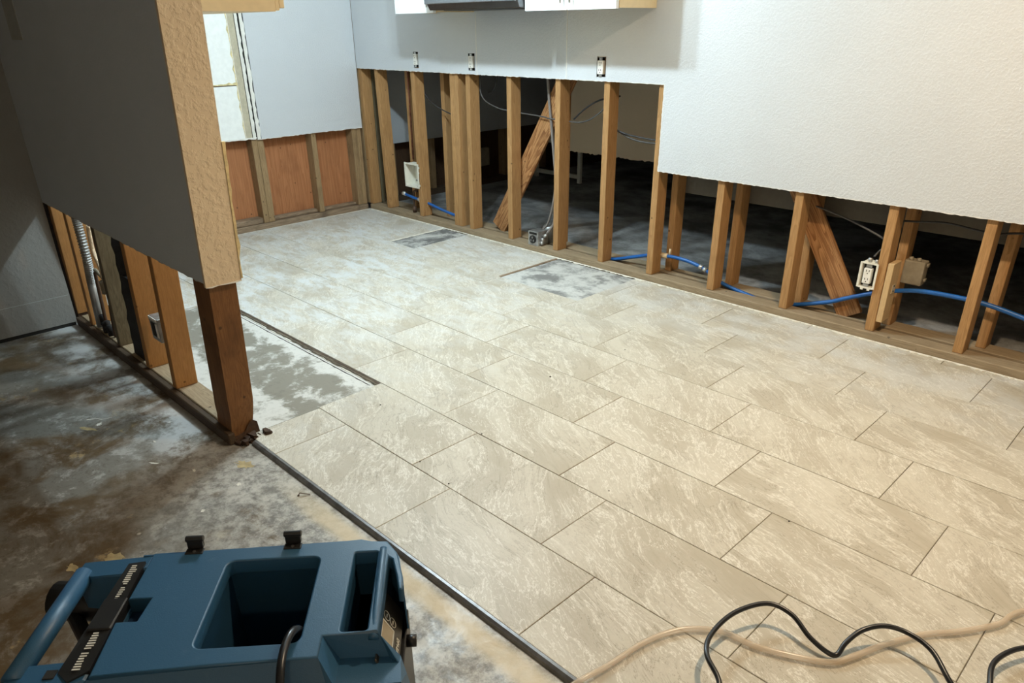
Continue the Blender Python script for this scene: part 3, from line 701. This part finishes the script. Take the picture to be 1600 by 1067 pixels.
thing_tube('black_cable', [(-.60, 2.312, .808), (-.50, 2.312, .770), (-.40, 2.312, .755), (-.26, 2.312, .757), (-.1, 2.312, .77)], .0048, 'dcable', 'lower grey cable in the bay left of the drywall step', 'cable', 'cables crossing the bay left of the drywall step')
thing_tube('black_cable', [(.40, 2.345, .62), (.589, 2.344, .555), (.703, 2.302, .543), (.832, 2.302, .511), (.975, 2.303, .461), (1.02, 2.303, .43), (.99, 2.300, .40), (.978, 2.270, .374)], .0046, 'dcable', 'grey cable dropping to the white outlet box', 'cable')
thing_tube('black_cable', [(1.06, 2.303, .548), (1.135, 2.303, .556), (1.237, 2.303, .567), (1.364, 2.303, .556), (1.436, 2.303, .555), (1.522, 2.303, .572), (1.8, 2.303, .6)], .0046, 'cable', 'black cable running under the drywall at the far right', 'cable')
thing_tube('copper_pipe', [(-2.555, 2.32, 1.7), (-2.555, 2.32, 1.0), (-2.555, 2.32, .43)], .007, 'copper', 'thin copper pipe running down to the white washer box', 'pipe', straight=True)
r = tag(tube('water_pipe', [(-.60, 2.303, .040), (-.53, 2.303, .048), (-.312, 2.303, .115), (-.19, 2.303, .138), (-.09, 2.303, .142), (-.003, 2.303, .135), (.083, 2.303, .115), (.14, 2.303, .088), (.22, 2.303, .055), (.36, 2.303, .030), (.46, 2.303, .014), (.56, 2.303, .022), (.66, 2.303, .050), (.80, 2.303, .098), (.886, 2.303, .140), (1.012, 2.303, .197), (1.107, 2.303, .229), (1.212, 2.303, .250), (1.369, 2.303, .256), (1.48, 2.303, .25), (1.65, 2.303, .22), (1.9, 2.303, .17)], .0105, M['pex'], seg=12), 'long blue plastic water pipe running through the right-hand studs', 'pipe')
def onpipe(name, a, b, rad, mat):
    a, b = Vector(a)-r.location, Vector(b)-r.location; bm = bmesh.new(); tube_bm(bm, [a, b], rad, 12); return link(name, fin(bm, name, True), M[mat], r)
onpipe('fitting', (-.215, 2.303, .139), (-.165, 2.303, .1405), .0155, 'brass')
onpipe('fitting_stub', (-.155, 2.303, .145), (-.150, 2.303, .185), .006, 'brass')
onpipe('collar', (.050, 2.303, .1235), (.070, 2.303, .119), .0135, 'collar'); onpipe('collar', (.078, 2.303, .1165), (.098, 2.303, .109), .0135, 'collar')
r = tag(tube('water_pipe', [(-2.40, 2.270, .135), (-2.32, 2.270, .128), (-2.20, 2.270, .108), (-2.04, 2.272, .088), (-1.90, 2.28, .07)], .0105, M['pex'], seg=12), 'short blue pipe slanting down right of the washer box', 'pipe')
# washer box
r = tag(empty('washer_box', (-2.435, 2.235, .255)), 'cream washing machine supply box between studs near the corner', 'washer box')
bm = bmesh.new(); t = .004
for lo, hi in (((-.075, -.03, 0), (-.071, .055, .165)), ((.071, -.03, 0), (.075, .055, .165)), ((-.071, -.03, 0), (.071, .055, .004)), ((-.071, -.03, .161), (.071, .055, .165)), ((-.071, .051, .004), (.071, .055, .161))): addbox(bm, lo, hi)
link('box', fin(bm, 'box'), M['boxwhite'], r)
bm = bmesh.new()
for lo, hi in (((-.086, -.034, -.008), (-.071, -.030, .173)), ((.071, -.034, -.008), (.086, -.030, .173)), ((-.071, -.034, -.008), (.071, -.030, .004)), ((-.071, -.034, .161), (.071, -.030, .173)), ((.086, -.034, .01), (.096, -.030, .024)), ((.086, -.034, .14), (.096, -.030, .154)), ((.086, -.034, .105), (.092, -.030, .115))): addbox(bm, lo, hi)
link('flange', fin(bm, 'flange'), M['boxwhite'], r)
bm = bmesh.new(); tube_bm(bm, [Vector((.035, .01, .004)), Vector((.035, .01, .045)), Vector((.035, -.015, .05))], .009, 10); tube_bm(bm, [Vector((.035, .01, .045)), Vector((.035, .01, .065))], .013, 10); link('valve', fin(bm, 'valve', True), M['galv'], r)
bm = bmesh.new(); tube_bm(bm, [Vector((.035, .01, 0)), Vector((.035, .01, -.10))], .0105, 12); tube_bm(bm, spline([(.035, .01, -.105), (-.05, .012, -.10), (-.17, .014, -.085)]), .0105, 12); link('blue_pipe', fin(bm, 'blue_pipe', True), M['pex'], r)
bm = bmesh.new(); tube_bm(bm, [Vector((.035, .01, -.085)), Vector((.035, .01, -.120))], .014, 12); tube_bm(bm, [Vector((.005, .012, -.104)), Vector((.030, .012, -.105))], .014, 12); tube_bm(bm, [Vector((-.19, .014, -.083)), Vector((-.155, .014, -.086))], .014, 12); tube_bm(bm, [Vector((.045, .012, -.112)), Vector((.065, .012, -.118))], .014, 12); link('fitting', fin(bm, 'fitting', True), M['collar'], r)['kind'] = 'stuff'
bm = bmesh.new(); tube_bm(bm, [Vector((.035, .01, -.12)), Vector((.035, .01, -.216))], .010, 12); tube_bm(bm, spline([(-.06, .02, -.216), (-.06, .02, -.08), (-.05, .02, -.05), (-.01, .02, -.045)]), .008, 12); tube_bm(bm, [Vector((-.06, .02, -.216)), Vector((-.06, .02, -.17))], .016, 12); link('drain_pipe', fin(bm, 'drain_pipe', True), M['nail'], r)
# blonde block nailed to stud
r = tag(box('wood_block', (1.066, 2.208, .092), (1.092, 2.300, .372), M['blonde'], bv=.0015), 'pale fresh wood block fixed beside the right stud', 'wood block')
box('pipe_clip', (.0135, -.012, .135), (.016, .022, .175), M['brass'], r)
bm = bmesh.new()
for z in (.143, .168): tube_bm(bm, [Vector((.016, .006, z)), Vector((.018, .006, z))], .004, 8)
link('screw', fin(bm, 'screw'), M['hole'], r)

# ---- inside the partition
bm = bmesh.new(); pts = spline([(-1.600, -.338, .64), (-1.590, -.338, .57), (-1.596, -.338, .40), (-1.625, -.338, .28)], 40)
rads = [.0185 + .0026*math.cos(i*math.pi/1.5) for i in range(len(pts))]
o0 = pts[0].copy(); tube_bm(bm, [p-o0 for p in pts], rads, 14)
r = tag(link('flex_conduit', fin(bm, 'flex_conduit'), M['conduit'], None, o0), 'grey corrugated flexible conduit inside the partition', 'conduit')
bm = bmesh.new(); tube_bm(bm, [Vector((-1.625, -.338, .285))-o0, Vector((-1.665, -.338, .05))-o0], .020, 14); link('rigid_end', fin(bm, 'rigid_end', True), M['conduit'], r)
thing_tube('copper_pipe', [(-1.555, -.33, .345), (-1.562, -.33, .30), (-1.585, -.33, .15), (-1.60, -.33, .045)], .008, 'nail', 'dark water pipe rising beside the flexible conduit', 'pipe')
thing_tube('water_pipe', [(-1.49, -.33, .043), (-1.475, -.33, .12), (-1.45, -.33, .21)], .009, 'nail', 'short capped dark pipe stub in the partition', 'pipe')
r = tag(empty('shutoff_valve', (-1.53, -.325, .335)), 'brass-grey shutoff valve on the pipes inside the partition', 'valve')
bm = bmesh.new(); tube_bm(bm, [Vector((-.03, 0, .02)), Vector((.17, .0, -.02))], .009, 10); tube_bm(bm, [Vector((.07, .0, -.07)), Vector((.07, .0, -.01))], .022, 12); link('body', fin(bm, 'body', True), M['greybox'], r)
bm = bmesh.new(); tube_bm(bm, spline([(.07, 0, 0), (.055, 0, .06), (.02, .0, .12), (.03, 0, .19), (.05, 0, .24)]), .009, 10); link('supply_pipe', fin(bm, 'supply_pipe', True), M['cap'], r)
bm = bmesh.new(); rr = random.Random(3)
prev = None
for i in range(15):
    z = i/14*.60; x = -.02+.13*z
    ring = [bm.verts.new((x+rr.uniform(-.055, -.035)*(1.15 if i < 9 else 1), -.020+rr.uniform(-.004, .004), z)), bm.verts.new((x+.070, -.022, z)), bm.verts.new((x+.072, .03, z)), bm.verts.new((x-.04, .03, z))]
    if prev:
        for k in range(4): bm.faces.new((prev[k], prev[(k+1) % 4], ring[(k+1) % 4], ring[k]))
    else: bm.faces.new(ring)
    prev = ring
bm.faces.new(prev)
r = tag(empty('drain_stack', (-1.155, -.318, .0385)), 'black tar-coated drain pipe inside the partition', 'drain pipe')
link('pipe', fin(bm, 'pipe'), M['tar'], r)
box('strap', (.07, -.035, .375), (.19, .0, .402), M['tar'], r)
r = tag(empty('junction_box', (-.845, -.318, .262)), 'small metal switch box fixed between two partition studs', 'junction box')
bm = bmesh.new(); addbox(bm, (-.045, -.028, -.050), (.045, .03, .052)); bevel(bm, .002); link('box', fin(bm, 'box'), M['galv'], r)
box('face', (-.025, -.0305, -.030), (.025, -.0285, .030), M['hole'], r)
bm = bmesh.new(); addbox(bm, (-.040, -.031, .040), (.040, -.028, .052)); addbox(bm, (.02, -.031, -.030), (.034, -.028, .030)); link('bracket', fin(bm, 'bracket'), M['outlet'], r)
r = tag(empty('pipe_fittings', (-1.59, -.335, .0385)), 'dark clustered pipe fittings on the partition plate', 'pipe fitting')
for i, (dx, dz, rad) in enumerate(((0, .0, .018), (-.03, .03, .014), (.03, .015, .013), (.06, 0, .016))):
    bm = bmesh.new(); tube_bm(bm, [Vector((dx, 0, dz)), Vector((dx+.004, 0, dz+.05))], rad, 10); link('elbow', fin(bm, 'elbow', True), M['tar'], r)

# small metal bracket ghost high on the partition
r = tag(box('old_bracket', (-1.66, -.3745, 1.325), (-1.50, -.3722, 1.75), plain('grey_putty_patch', (0.42, 0.43, 0.41), .8)), 'faint rectangular putty patch with screw holes at the top left', 'wall patch')

# ================================================================== DEHUMIDIFIER
A0 = Vector((.844, -1.069, ZS)); ANG = math.atan2(.758, .652)
D = tag(empty('dehumidifier', A0, ANG), 'blue moulded portable dehumidifier on the concrete slab at the lower left', 'dehumidifier')
H = .512
def L(u, v, z=H): return Vector((u, -v, z))
def extr(name, outline, holes, z0, z1, mat, parent, bv=.004, rnd=0.0):
    cu = bpy.data.curves.new(name, 'CURVE'); cu.dimensions = '2D'; cu.fill_mode = 'BOTH'
    for loop in [outline]+holes:
        sp = cu.splines.new('POLY'); sp.points.add(len(loop)-1); sp.use_cyclic_u = True
        for pt, (u, v) in zip(sp.points, loop): pt.co = (u, -v, 0, 1)
    cu.extrude = (z1-z0)/2-bv; cu.bevel_depth = bv; cu.bevel_resolution = 2; cu.offset = -bv
    tmp = bpy.data.objects.new('t', cu); COL.objects.link(tmp)
    me = bpy.data.meshes.new_from_object(tmp.evaluated_get(bpy.context.evaluated_depsgraph_get())); bpy.data.objects.remove(tmp)
    me.materials.clear(); return link(name, me, mat, parent, (0, 0, (z0+z1)/2))
def rrect(u0, u1, v0, v1, r=.012, sk0=0, sk1=0):
    out = []
    for cx, cy, a0 in ((u1-r, v1-r, 0), (u0+r, v1-r, 90), (u0+r, v0+r, 180), (u1-r, v0+r, 270)):
        for k in range(5):
            a = R(a0+k*22.5); out.append((cx+r*math.cos(a), cy+r*math.sin(a)))
    return out
hatch = rrect(.268, .432, .034, .240, .014)
slot = rrect(.492, .535, .028, .222, .005)
side = [(.553, .040), (.562, .055), (.574, .108), (.572, .112), (.553, .104)]
outl = [(.126, 0), (.300, -.003), (.476, -.008), (.500, -.010), (.520, -.003), (.549, 0), (.570, .035), (.584, .100), (.586, .132), (.578, .132), (.573, .10), (.562, .052), (.5545, .044), (.5535, .2285), (.466, .2285), (.466, .272), (.300, .276), (.132, .284), (.126, .172), (.160, .172), (.164, .120), (.126, .120)]
extr('lid', outl, [hatch, slot], H-.030, H, M['blue'], D, .003)
# open tub under the hatch and narrow well under the slot
def tub(name, u0, u1, v0, v1, z0, z1, mat, tap=.01):
    bm = bmesh.new(); a = [L(u0, v0, z1), L(u1, v0, z1), L(u1, v1, z1), L(u0, v1, z1)]
    b = [L(u0+tap, v0+tap, z0), L(u1-tap, v0+tap, z0), L(u1-tap, v1-tap, z0), L(u0+tap, v1-tap, z0)]
    va = [bm.verts.new(p) for p in a]; vb = [bm.verts.new(p) for p in b]
    for k in range(4): bm.faces.new((va[k], vb[k], vb[(k+1) % 4], va[(k+1) % 4]))
    bm.faces.new(vb)
    bmesh.ops.solidify(bm, geom=list(bm.faces), thickness=.0025)
    return link(name, fin(bm, name), mat, D)
tub('hatch_well', .266, .434, .032, .242, H-.33, H-.027, M['blue'])
tub('handle_well', .490, .537, .026, .224, H-.10, H-.027, M['blue'], .003)
# housing below the lid
bm = bmesh.new()
base = [(.03, .03), (.53, .02), (.572, .06), (.578, .34), (.50, .34), (.03, .34)]
H36 = .165
topo = [(.112, .006), (.545, .006), (.5445, .06), (.5445, .25), (.48, .268), (.112, .270)]
ra = [bm.verts.new(L(u, v, .07)) for u, v in base]; rb = [bm.verts.new(L(u, v, H36)) for u, v in [(.13, .01), (.53, .01), (.565, .05), (.575, .29), (.50, .29), (.13, .30)]]
for k in range(6): bm.faces.new((ra[k], ra[(k+1) % 6], rb[(k+1) % 6], rb[k]))
bm.faces.new(ra); bm.faces.new(rb)
link('housing', fin(bm, 'housing'), M['black'], D)
# upper shell walls joining lid and housing (back, left, front slope and the recessed corner)
def faces(name, quads, mat, th=.003):
    bm = bmesh.new()
    for qd in quads: bm.faces.new([bm.verts.new(L(*p)) for p in qd])
    bmesh.ops.remove_doubles(bm, verts=bm.verts, dist=.0005)
    bmesh.ops.recalc_face_normals(bm, faces=bm.faces)
    bmesh.ops.solidify(bm, geom=list(bm.faces), thickness=th)
    return link(name, fin(bm, name), mat, D)
T = H-.002
faces('back_shell', [((.108, .002, T), (.50, -.007, T), (.50, -.004, .34), (.108, .004, .34)), ((.50, -.007, T), (.549, .003, T), (.552, .008, .34), (.50, -.004, .34)), ((.549, .003, T), (.574, .045, T), (.580, .05, .34), (.552, .008, .34)), ((.574, .045, T), (.586, .122, T), (.590, .13, .42), (.580, .05, .34)),
     ((.108, .004, .34), (.50, -.004, .34), (.50, .0, .08), (.03, .0, .08)), ((.50, -.004, .34), (.552, .008, .34), (.556, .01, .08), (.50, .0, .08)), ((.552, .008, .34), (.580, .05, .34), (.584, .055, .08), (.556, .01, .08)),
     ((.126, .002, T-.02), (.126, .004, .34), (.126, .285, .34), (.126, .285, T-.02)), ((.126, .004, .34), (.126, .285, .34), (.04, .285, .08), (.04, .004, .08))], M['blue'])
faces('front_shell', [
    ((.06, .286, T-.006), (.30, .2775, T-.002), (.30, .312, .448), (.06, .322, .445)), ((.30, .2775, T-.002), (.466, .272, T-.001), (.484, .305, .448), (.30, .312, .448)),
    ((.06, .322, .445), (.30, .312, .448), (.30, .35, .20), (.04, .36, .20)), ((.30, .312, .448), (.484, .305, .448), (.484, .345, .20), (.30, .35, .20)),
    ((.484, .305, .448), (.594, .300, .445), (.598, .340, .20), (.484, .345, .20))], M['blue'], .002)
faces('corner_step', [
    ((.466, .2285, T), (.466, .272, T-.001), (.490, .296, .470), (.490, .238, .470)),
    ((.466, .272, T-.001), (.484, .305, .448), (.490, .296, .470)),
    ((.466, .2285, T), (.490, .238, .470), (.586, .240, .470), (.5535, .2285, T)),
    ((.490, .238, .470), (.490, .296, .470), (.590, .292, .470), (.586, .240, .470)),
    ((.490, .296, .470), (.484, .305, .448), (.594, .300, .445), (.590, .292, .470)),
    ((.5535, .2285, T), (.586, .240, .470), (.590, .292, .470), (.596, .262, .455)),
    ((.590, .292, .470), (.594, .300, .445), (.606, .31, .40), (.600, .262, .430), (.596, .262, .455)),
    ((.594, .300, .445), (.598, .340, .20), (.610, .335, .20), (.606, .31, .40))], M['blue'], .002)
# grey-blue moulded bar between the slot and the side window
bm = bmesh.new(); tube_bm(bm, spline([L(.5435, .018, H-.006), L(.5445, .10, H-.005), L(.5455, .18, H-.006), L(.545, .232, H-.010)]), [.0085]*25, 12)
link('carry_bar', fin(bm, 'carry_bar', True), M['blue'], D)
# control panel leaning under the side window
pn = empty('control_panel', L(.5635, .195, .4475), 0, D); pn.rotation_euler = (0, R(63), 0)
box('panel_face', (-.033, -.058, -.004), (.033, .105, 0), M['panel'], pn, .002)
box('display', (-.028, -.026, .0002), (.004, .034, .0016), M['screen'], pn, .0006)
bm = bmesh.new()
for lo, hi in (((-.030, -.028, .0002), (-.028, .036, .002)), ((.004, -.028, .0002), (.006, .036, .002)), ((-.028, .034, .0002), (.004, .036, .002)), ((-.028, -.028, .0002), (.004, -.026, .002))): addbox(bm, lo, hi)
link('display_rim', fin(bm, 'display_rim'), M['print'], pn)
for cy in (.052, ):
    for cx in (-.018, .001):
        bm = bmesh.new(); cv = [Vector((cx+.009*math.cos(a*math.pi/8), cy+.009*math.sin(a*math.pi/8), .0008)) for a in range(17)]
        tube_bm(bm, cv, .0006, 6, cap=False); addbox(bm, (cx-.0008, cy-.004, .0002), (cx+.0008, cy+.004, .0012)); link('button', fin(bm, 'button'), M['print'], pn)
def text(name, s, size, mat, parent, loc, rot):
    cu = bpy.data.curves.new(name, 'FONT'); cu.body = s; cu.size = size; cu.extrude = .0003; cu.align_x = 'CENTER'; cu.align_y = 'CENTER'; cu.offset = .0004
    tmp = bpy.data.objects.new('t', cu); COL.objects.link(tmp)
    me = bpy.data.meshes.new_from_object(tmp.evaluated_get(bpy.context.evaluated_depsgraph_get())); bpy.data.objects.remove(tmp)
    return link(name, me, mat, parent, loc, rot)
text('lettering', 'DRI-EAZ', .0105, M['print'], pn, (.020, .012, .0008), (0, 0, R(-90)))
# left end: carrying handle on two arms, black label bar, frame and roller
def arm(v0, v1, nm='handle_arm'):
    bm = bmesh.new(); pr = [(0, v0), (.127, v0), (.127, v1-.012), (.085, v1), (.034, v1-.004), (0, v1-.008)]
    a = [bm.verts.new(L(u, v, H-.004-(.108-u)*.06)) for u, v in pr]; b = [bm.verts.new(L(u+.004, v, H-.085)) for u, v in pr]
    for k in range(6): bm.faces.new((a[k], a[(k+1) % 6], b[(k+1) % 6], b[k]))
    bm.faces.new(a); bm.faces.new(b); bevel(bm, .003)
    return link(nm, fin(bm, nm), M['blue'], D)
arm(.002, .050); arm(.244, .300)
bm = bmesh.new(); tube_bm(bm, [L(.012, .03, H-.016), L(.012, .27, H-.016)], .0165, 16); link('handle_bar', fin(bm, 'handle_bar', True), M['blue'], D)
bm = bmesh.new(); a = [L(.092, .028, H+.0015), L(.120, .024, H+.0015), L(.129, .272, H+.001), L(.104, .290, H-.001), L(.080, .268, H-.004)]
va = [bm.verts.new(p) for p in a]; vb = [bm.verts.new(p-Vector((0, 0, .03))) for p in a]
for k in range(5): bm.faces.new((va[k], va[(k+1) % 5], vb[(k+1) % 5], vb[k]))
bm.faces.new(va); bm.faces.new(vb); bm.normal_update()
lb = link('label_bar', fin(bm, 'label_bar'), M['black'], D)
bm = bmesh.new()
rr = random.Random(2)
for i in range(17):
    v = .034+i*.0052
    if 9 < i < 11: continue
    addbox(bm, L(.1005+(.0 if i < 9 else .003), v+.0025, H+.0014), L(.1125-.004*rr.random(), v, H+.0021))
for i in range(15):
    v = .195+i*.0052
    if i == 7: continue
    addbox(bm, L(.1025, v+.0025, H+.0010), L(.1145-.004*rr.random(), v, H+.0018))
tag(link('small_print', fin(bm, 'small_print'), M['print'], lb), kind='stuff')
box('latch', tuple(L(.088, .190, H-.010)), tuple(L(.126, .118, H+.004)), M['black'], D, .002)
box('latch_recess', tuple(L(.120, .175, H-.040)), tuple(L(.166, .117, H-.030)), plain('dark_blue_recess', (0.008, 0.03, 0.075), .4), D, .0)
bm = bmesh.new()
tube_bm(bm, [L(-.035, .025, .40), L(.045, .128, .41), L(.10, .20, .40)], .013, 10); tube_bm(bm, [L(.015, .0, .40), L(.05, .03, .41), L(.085, .16, .44)], .012, 10); tube_bm(bm, [L(.085, .13, .44), L(.092, .28, .43)], .016, 10); tube_bm(bm, [L(.10, .20, .40), L(.09, .24, .10)], .014, 10)
link('frame', fin(bm, 'frame', True), M['black'], D)
bm = bmesh.new(); tube_bm(bm, [L(-.075, -.005, .41), L(.045, .010, .41)], .036, 18); link('roller', fin(bm, 'roller', True), M['black'], D)
for u in (.05, .54):
    for v in (.06, .30):
        bm = bmesh.new(); tube_bm(bm, [L(u-.012, v, .036), L(u+.012, v, .036)], .036, 20); link('wheel', fin(bm, 'wheel', True), M['black'], D)
# two black hinge clips on the far edge, knob at the right
for u in (.199, .376):
    bm = bmesh.new(); addbox(bm, tuple(L(u-.016, .010, H-.001)), tuple(L(u+.016, -.006, H+.002))); addbox(bm, tuple(L(u-.014, -.004, H+.002)), tuple(L(u+.014, -.014, H+.018)))
    tube_bm(bm, [L(u-.016, -.010, H+.020), L(u+.016, -.010, H+.020)], .006, 10); bevel(bm, .001)
    c = link('clip', fin(bm, 'clip'), M['black'], D)
    bm = bmesh.new(); tube_bm(bm, [L(u, .004, H+.002), L(u, .004, H+.0032)], .003, 10); link('screw', fin(bm, 'screw'), M['nickel'], c)
bm = bmesh.new(); tube_bm(bm, [L(.583, .125, .385), L(.600, .125, .385)], .011, 12); link('knob', fin(bm, 'knob', True), M['black'], D)
box('side_skirt', tuple(L(.572, .33, .07)), tuple(L(.583, .06, .40)), M['black'], D, .002)
bm = bmesh.new(); addbox(bm, tuple(L(.062, .278, H-.012)), tuple(L(.078, .262, H-.004))); link('screw_pocket', fin(bm, 'screw_pocket'), M['hole'], D)
# its power cord coming out of the hatch well
tag(tube('power_cord', [D.matrix_basis @ L(u, v, z) for u, v, z in ((.420, .120, .35), (.425, .165, .44), (.424, .215, .515), (.418, .262, .530), (.420, .32, .515), (.43, .39, .44), (.45, .46, .30), (.47, .52, .10))], .0065, M['rubber'], seg=12), 'black power cord draped out of the dehumidifier hatch', 'cord')

# ================================================================== CORDS AND BITS ON THE TILE
tag(tube('extension_cord', [(1.68, -.33, .012), (1.672, -.22, .030), (1.644, -.128, .052), (1.580, -.078, .060), (1.554, -.015, .060), (1.557, .085, .060), (1.597, .172, .058), (1.655, .188, .050), (1.712, .170, .030), (1.757, .168, .016), (1.778, .180, .012), (1.782, .215, .028), (1.798, .262, .045), (1.832, .306, .052), (1.881, .324, .050), (1.940, .305, .050), (2.00, .252, .035), (2.05, .24, .012), (2.09, .27, .008), (2.06, .33, .02), (2.05, .40, .03), (2.086, .49, .03), (2.16, .56, .015), (2.35, .62, .0075)], .0062, M['rubber'], seg=12), 'black extension cord in raised loops on the tile at the lower right', 'cord')
tag(tube('vinyl_hose', [(1.375, -.42, .0005), (1.396, -.309, .013), (1.412, -.224, .009), (1.427, -.12, .009), (1.45, -.045, .009), (1.486, .012, .009), (1.548, .058, .009), (1.627, .072, .009), (1.707, .107, .009), (1.776, .150, .009), (1.806, .202, .009), (1.844, .292, .009), (1.897, .391, .009), (1.960, .468, .009), (2.02, .563, .009), (2.053, .658, .009), (2.2, .82, .009)], .0078, M['hose'], seg=12), 'clear tan vinyl hose snaking across the tile under the black cord', 'hose')
bits = [(-.066, .183, .004), (.395, .309, .004), (.247, .845, .0055), (.557, .012, .003), (1.45, .604, .003), (.382, .030, .0035), (.96, .35, .0025), (.30, 1.3, .003)]
where = ['on the tile row nearest the partition post', 'left of the floor centre, beside a short joint', 'at the end of a short joint near the floor centre', 'beside a short joint on the nearest tile row', 'on the tile at the right, below the right studs', 'on the nearest tile row, just in front of the post', 'in the middle of the tile floor', 'on the dusty tiles in front of the larger grey opening']
for i, (x, y, s) in enumerate(bits):
    bm = bmesh.new(); bmesh.ops.create_icosphere(bm, subdivisions=1, radius=s)
    for v in bm.verts: v.co *= random.uniform(.6, 1.3); v.co.z = v.co.z*.5
    tag(link('debris_chip', fin(bm, 'debris_chip'), M['bit'], None, (x, y, s*.4)), 'tiny dark chip of debris ' + where[i], 'debris', 'dark debris chips on the tile')
bm = bmesh.new(); tube_bm(bm, [Vector((0, 0, .0025)), Vector((.004, .004, .012)), Vector((.022, .030, .002))], .0016, 6); tube_bm(bm, [Vector((0, 0, .0012)), Vector((0, 0, .0030))], .004, 8)
tag(link('bent_nail', fin(bm, 'bent_nail'), M['nail'], None, (.245, -.365, ZS)), 'small bent nail on the slab beside the metal trim', 'nail')
# paint spatters on the slab
def blob(x, y, r0, mt, sd, st=(1, 1), ang=0):
    rr = random.Random(sd); bm = bmesh.new(); n = 22
    vs = [bm.verts.new((math.cos(2*math.pi*k/n)*r0*st[0]*rr.uniform(.45, 1.15), math.sin(2*math.pi*k/n)*r0*st[1]*rr.uniform(.45, 1.15), .0006)) for k in range(n)]
    c = bm.verts.new((0, 0, .0009))
    for k in range(n): bm.faces.new((vs[k], vs[(k+1) % n], c))
    return under(link('paint_spatter', fin(bm, 'paint_spatter'), M[mt], None, (x, y, ZS), (0, 0, ang)), floor)
for i, a in enumerate([(-.80, -.66, .010, 'white_spat', (3.5, .35), 1.0), (-.77, -.63, .010, 'white_spat', (3.0, .3), 1.25), (-.74, -.66, .013, 'white_spat', (1, 1), 0), (-.73, -.70, .022, 'yellow', (2.2, .5), .5), (-.15, -.54, .012, 'white_spat', (1, .5), 0), (-.30, -.62, .010, 'white_spat', (2, .5), .6),
                       (.10, -.62, .008, 'white_spat', (1, 1), 0), (-.45, -.56, .007, 'white_spat', (1.4, .6), .2), (.14, -.90, .030, 'yellow', (1.5, .8), .4), (.10, -1.0, .020, 'yellow', (1.4, .8), .1), (-.06, -.40, .035, 'yellow', (1.3, .7), .3), (.04, -.47, .012, 'white_spat', (1, .7), 0), (.45, -.75, .006, 'white_spat', (1, 1), 0)]):
    blob(a[0], a[1], a[2], a[3], i, a[4], a[5])
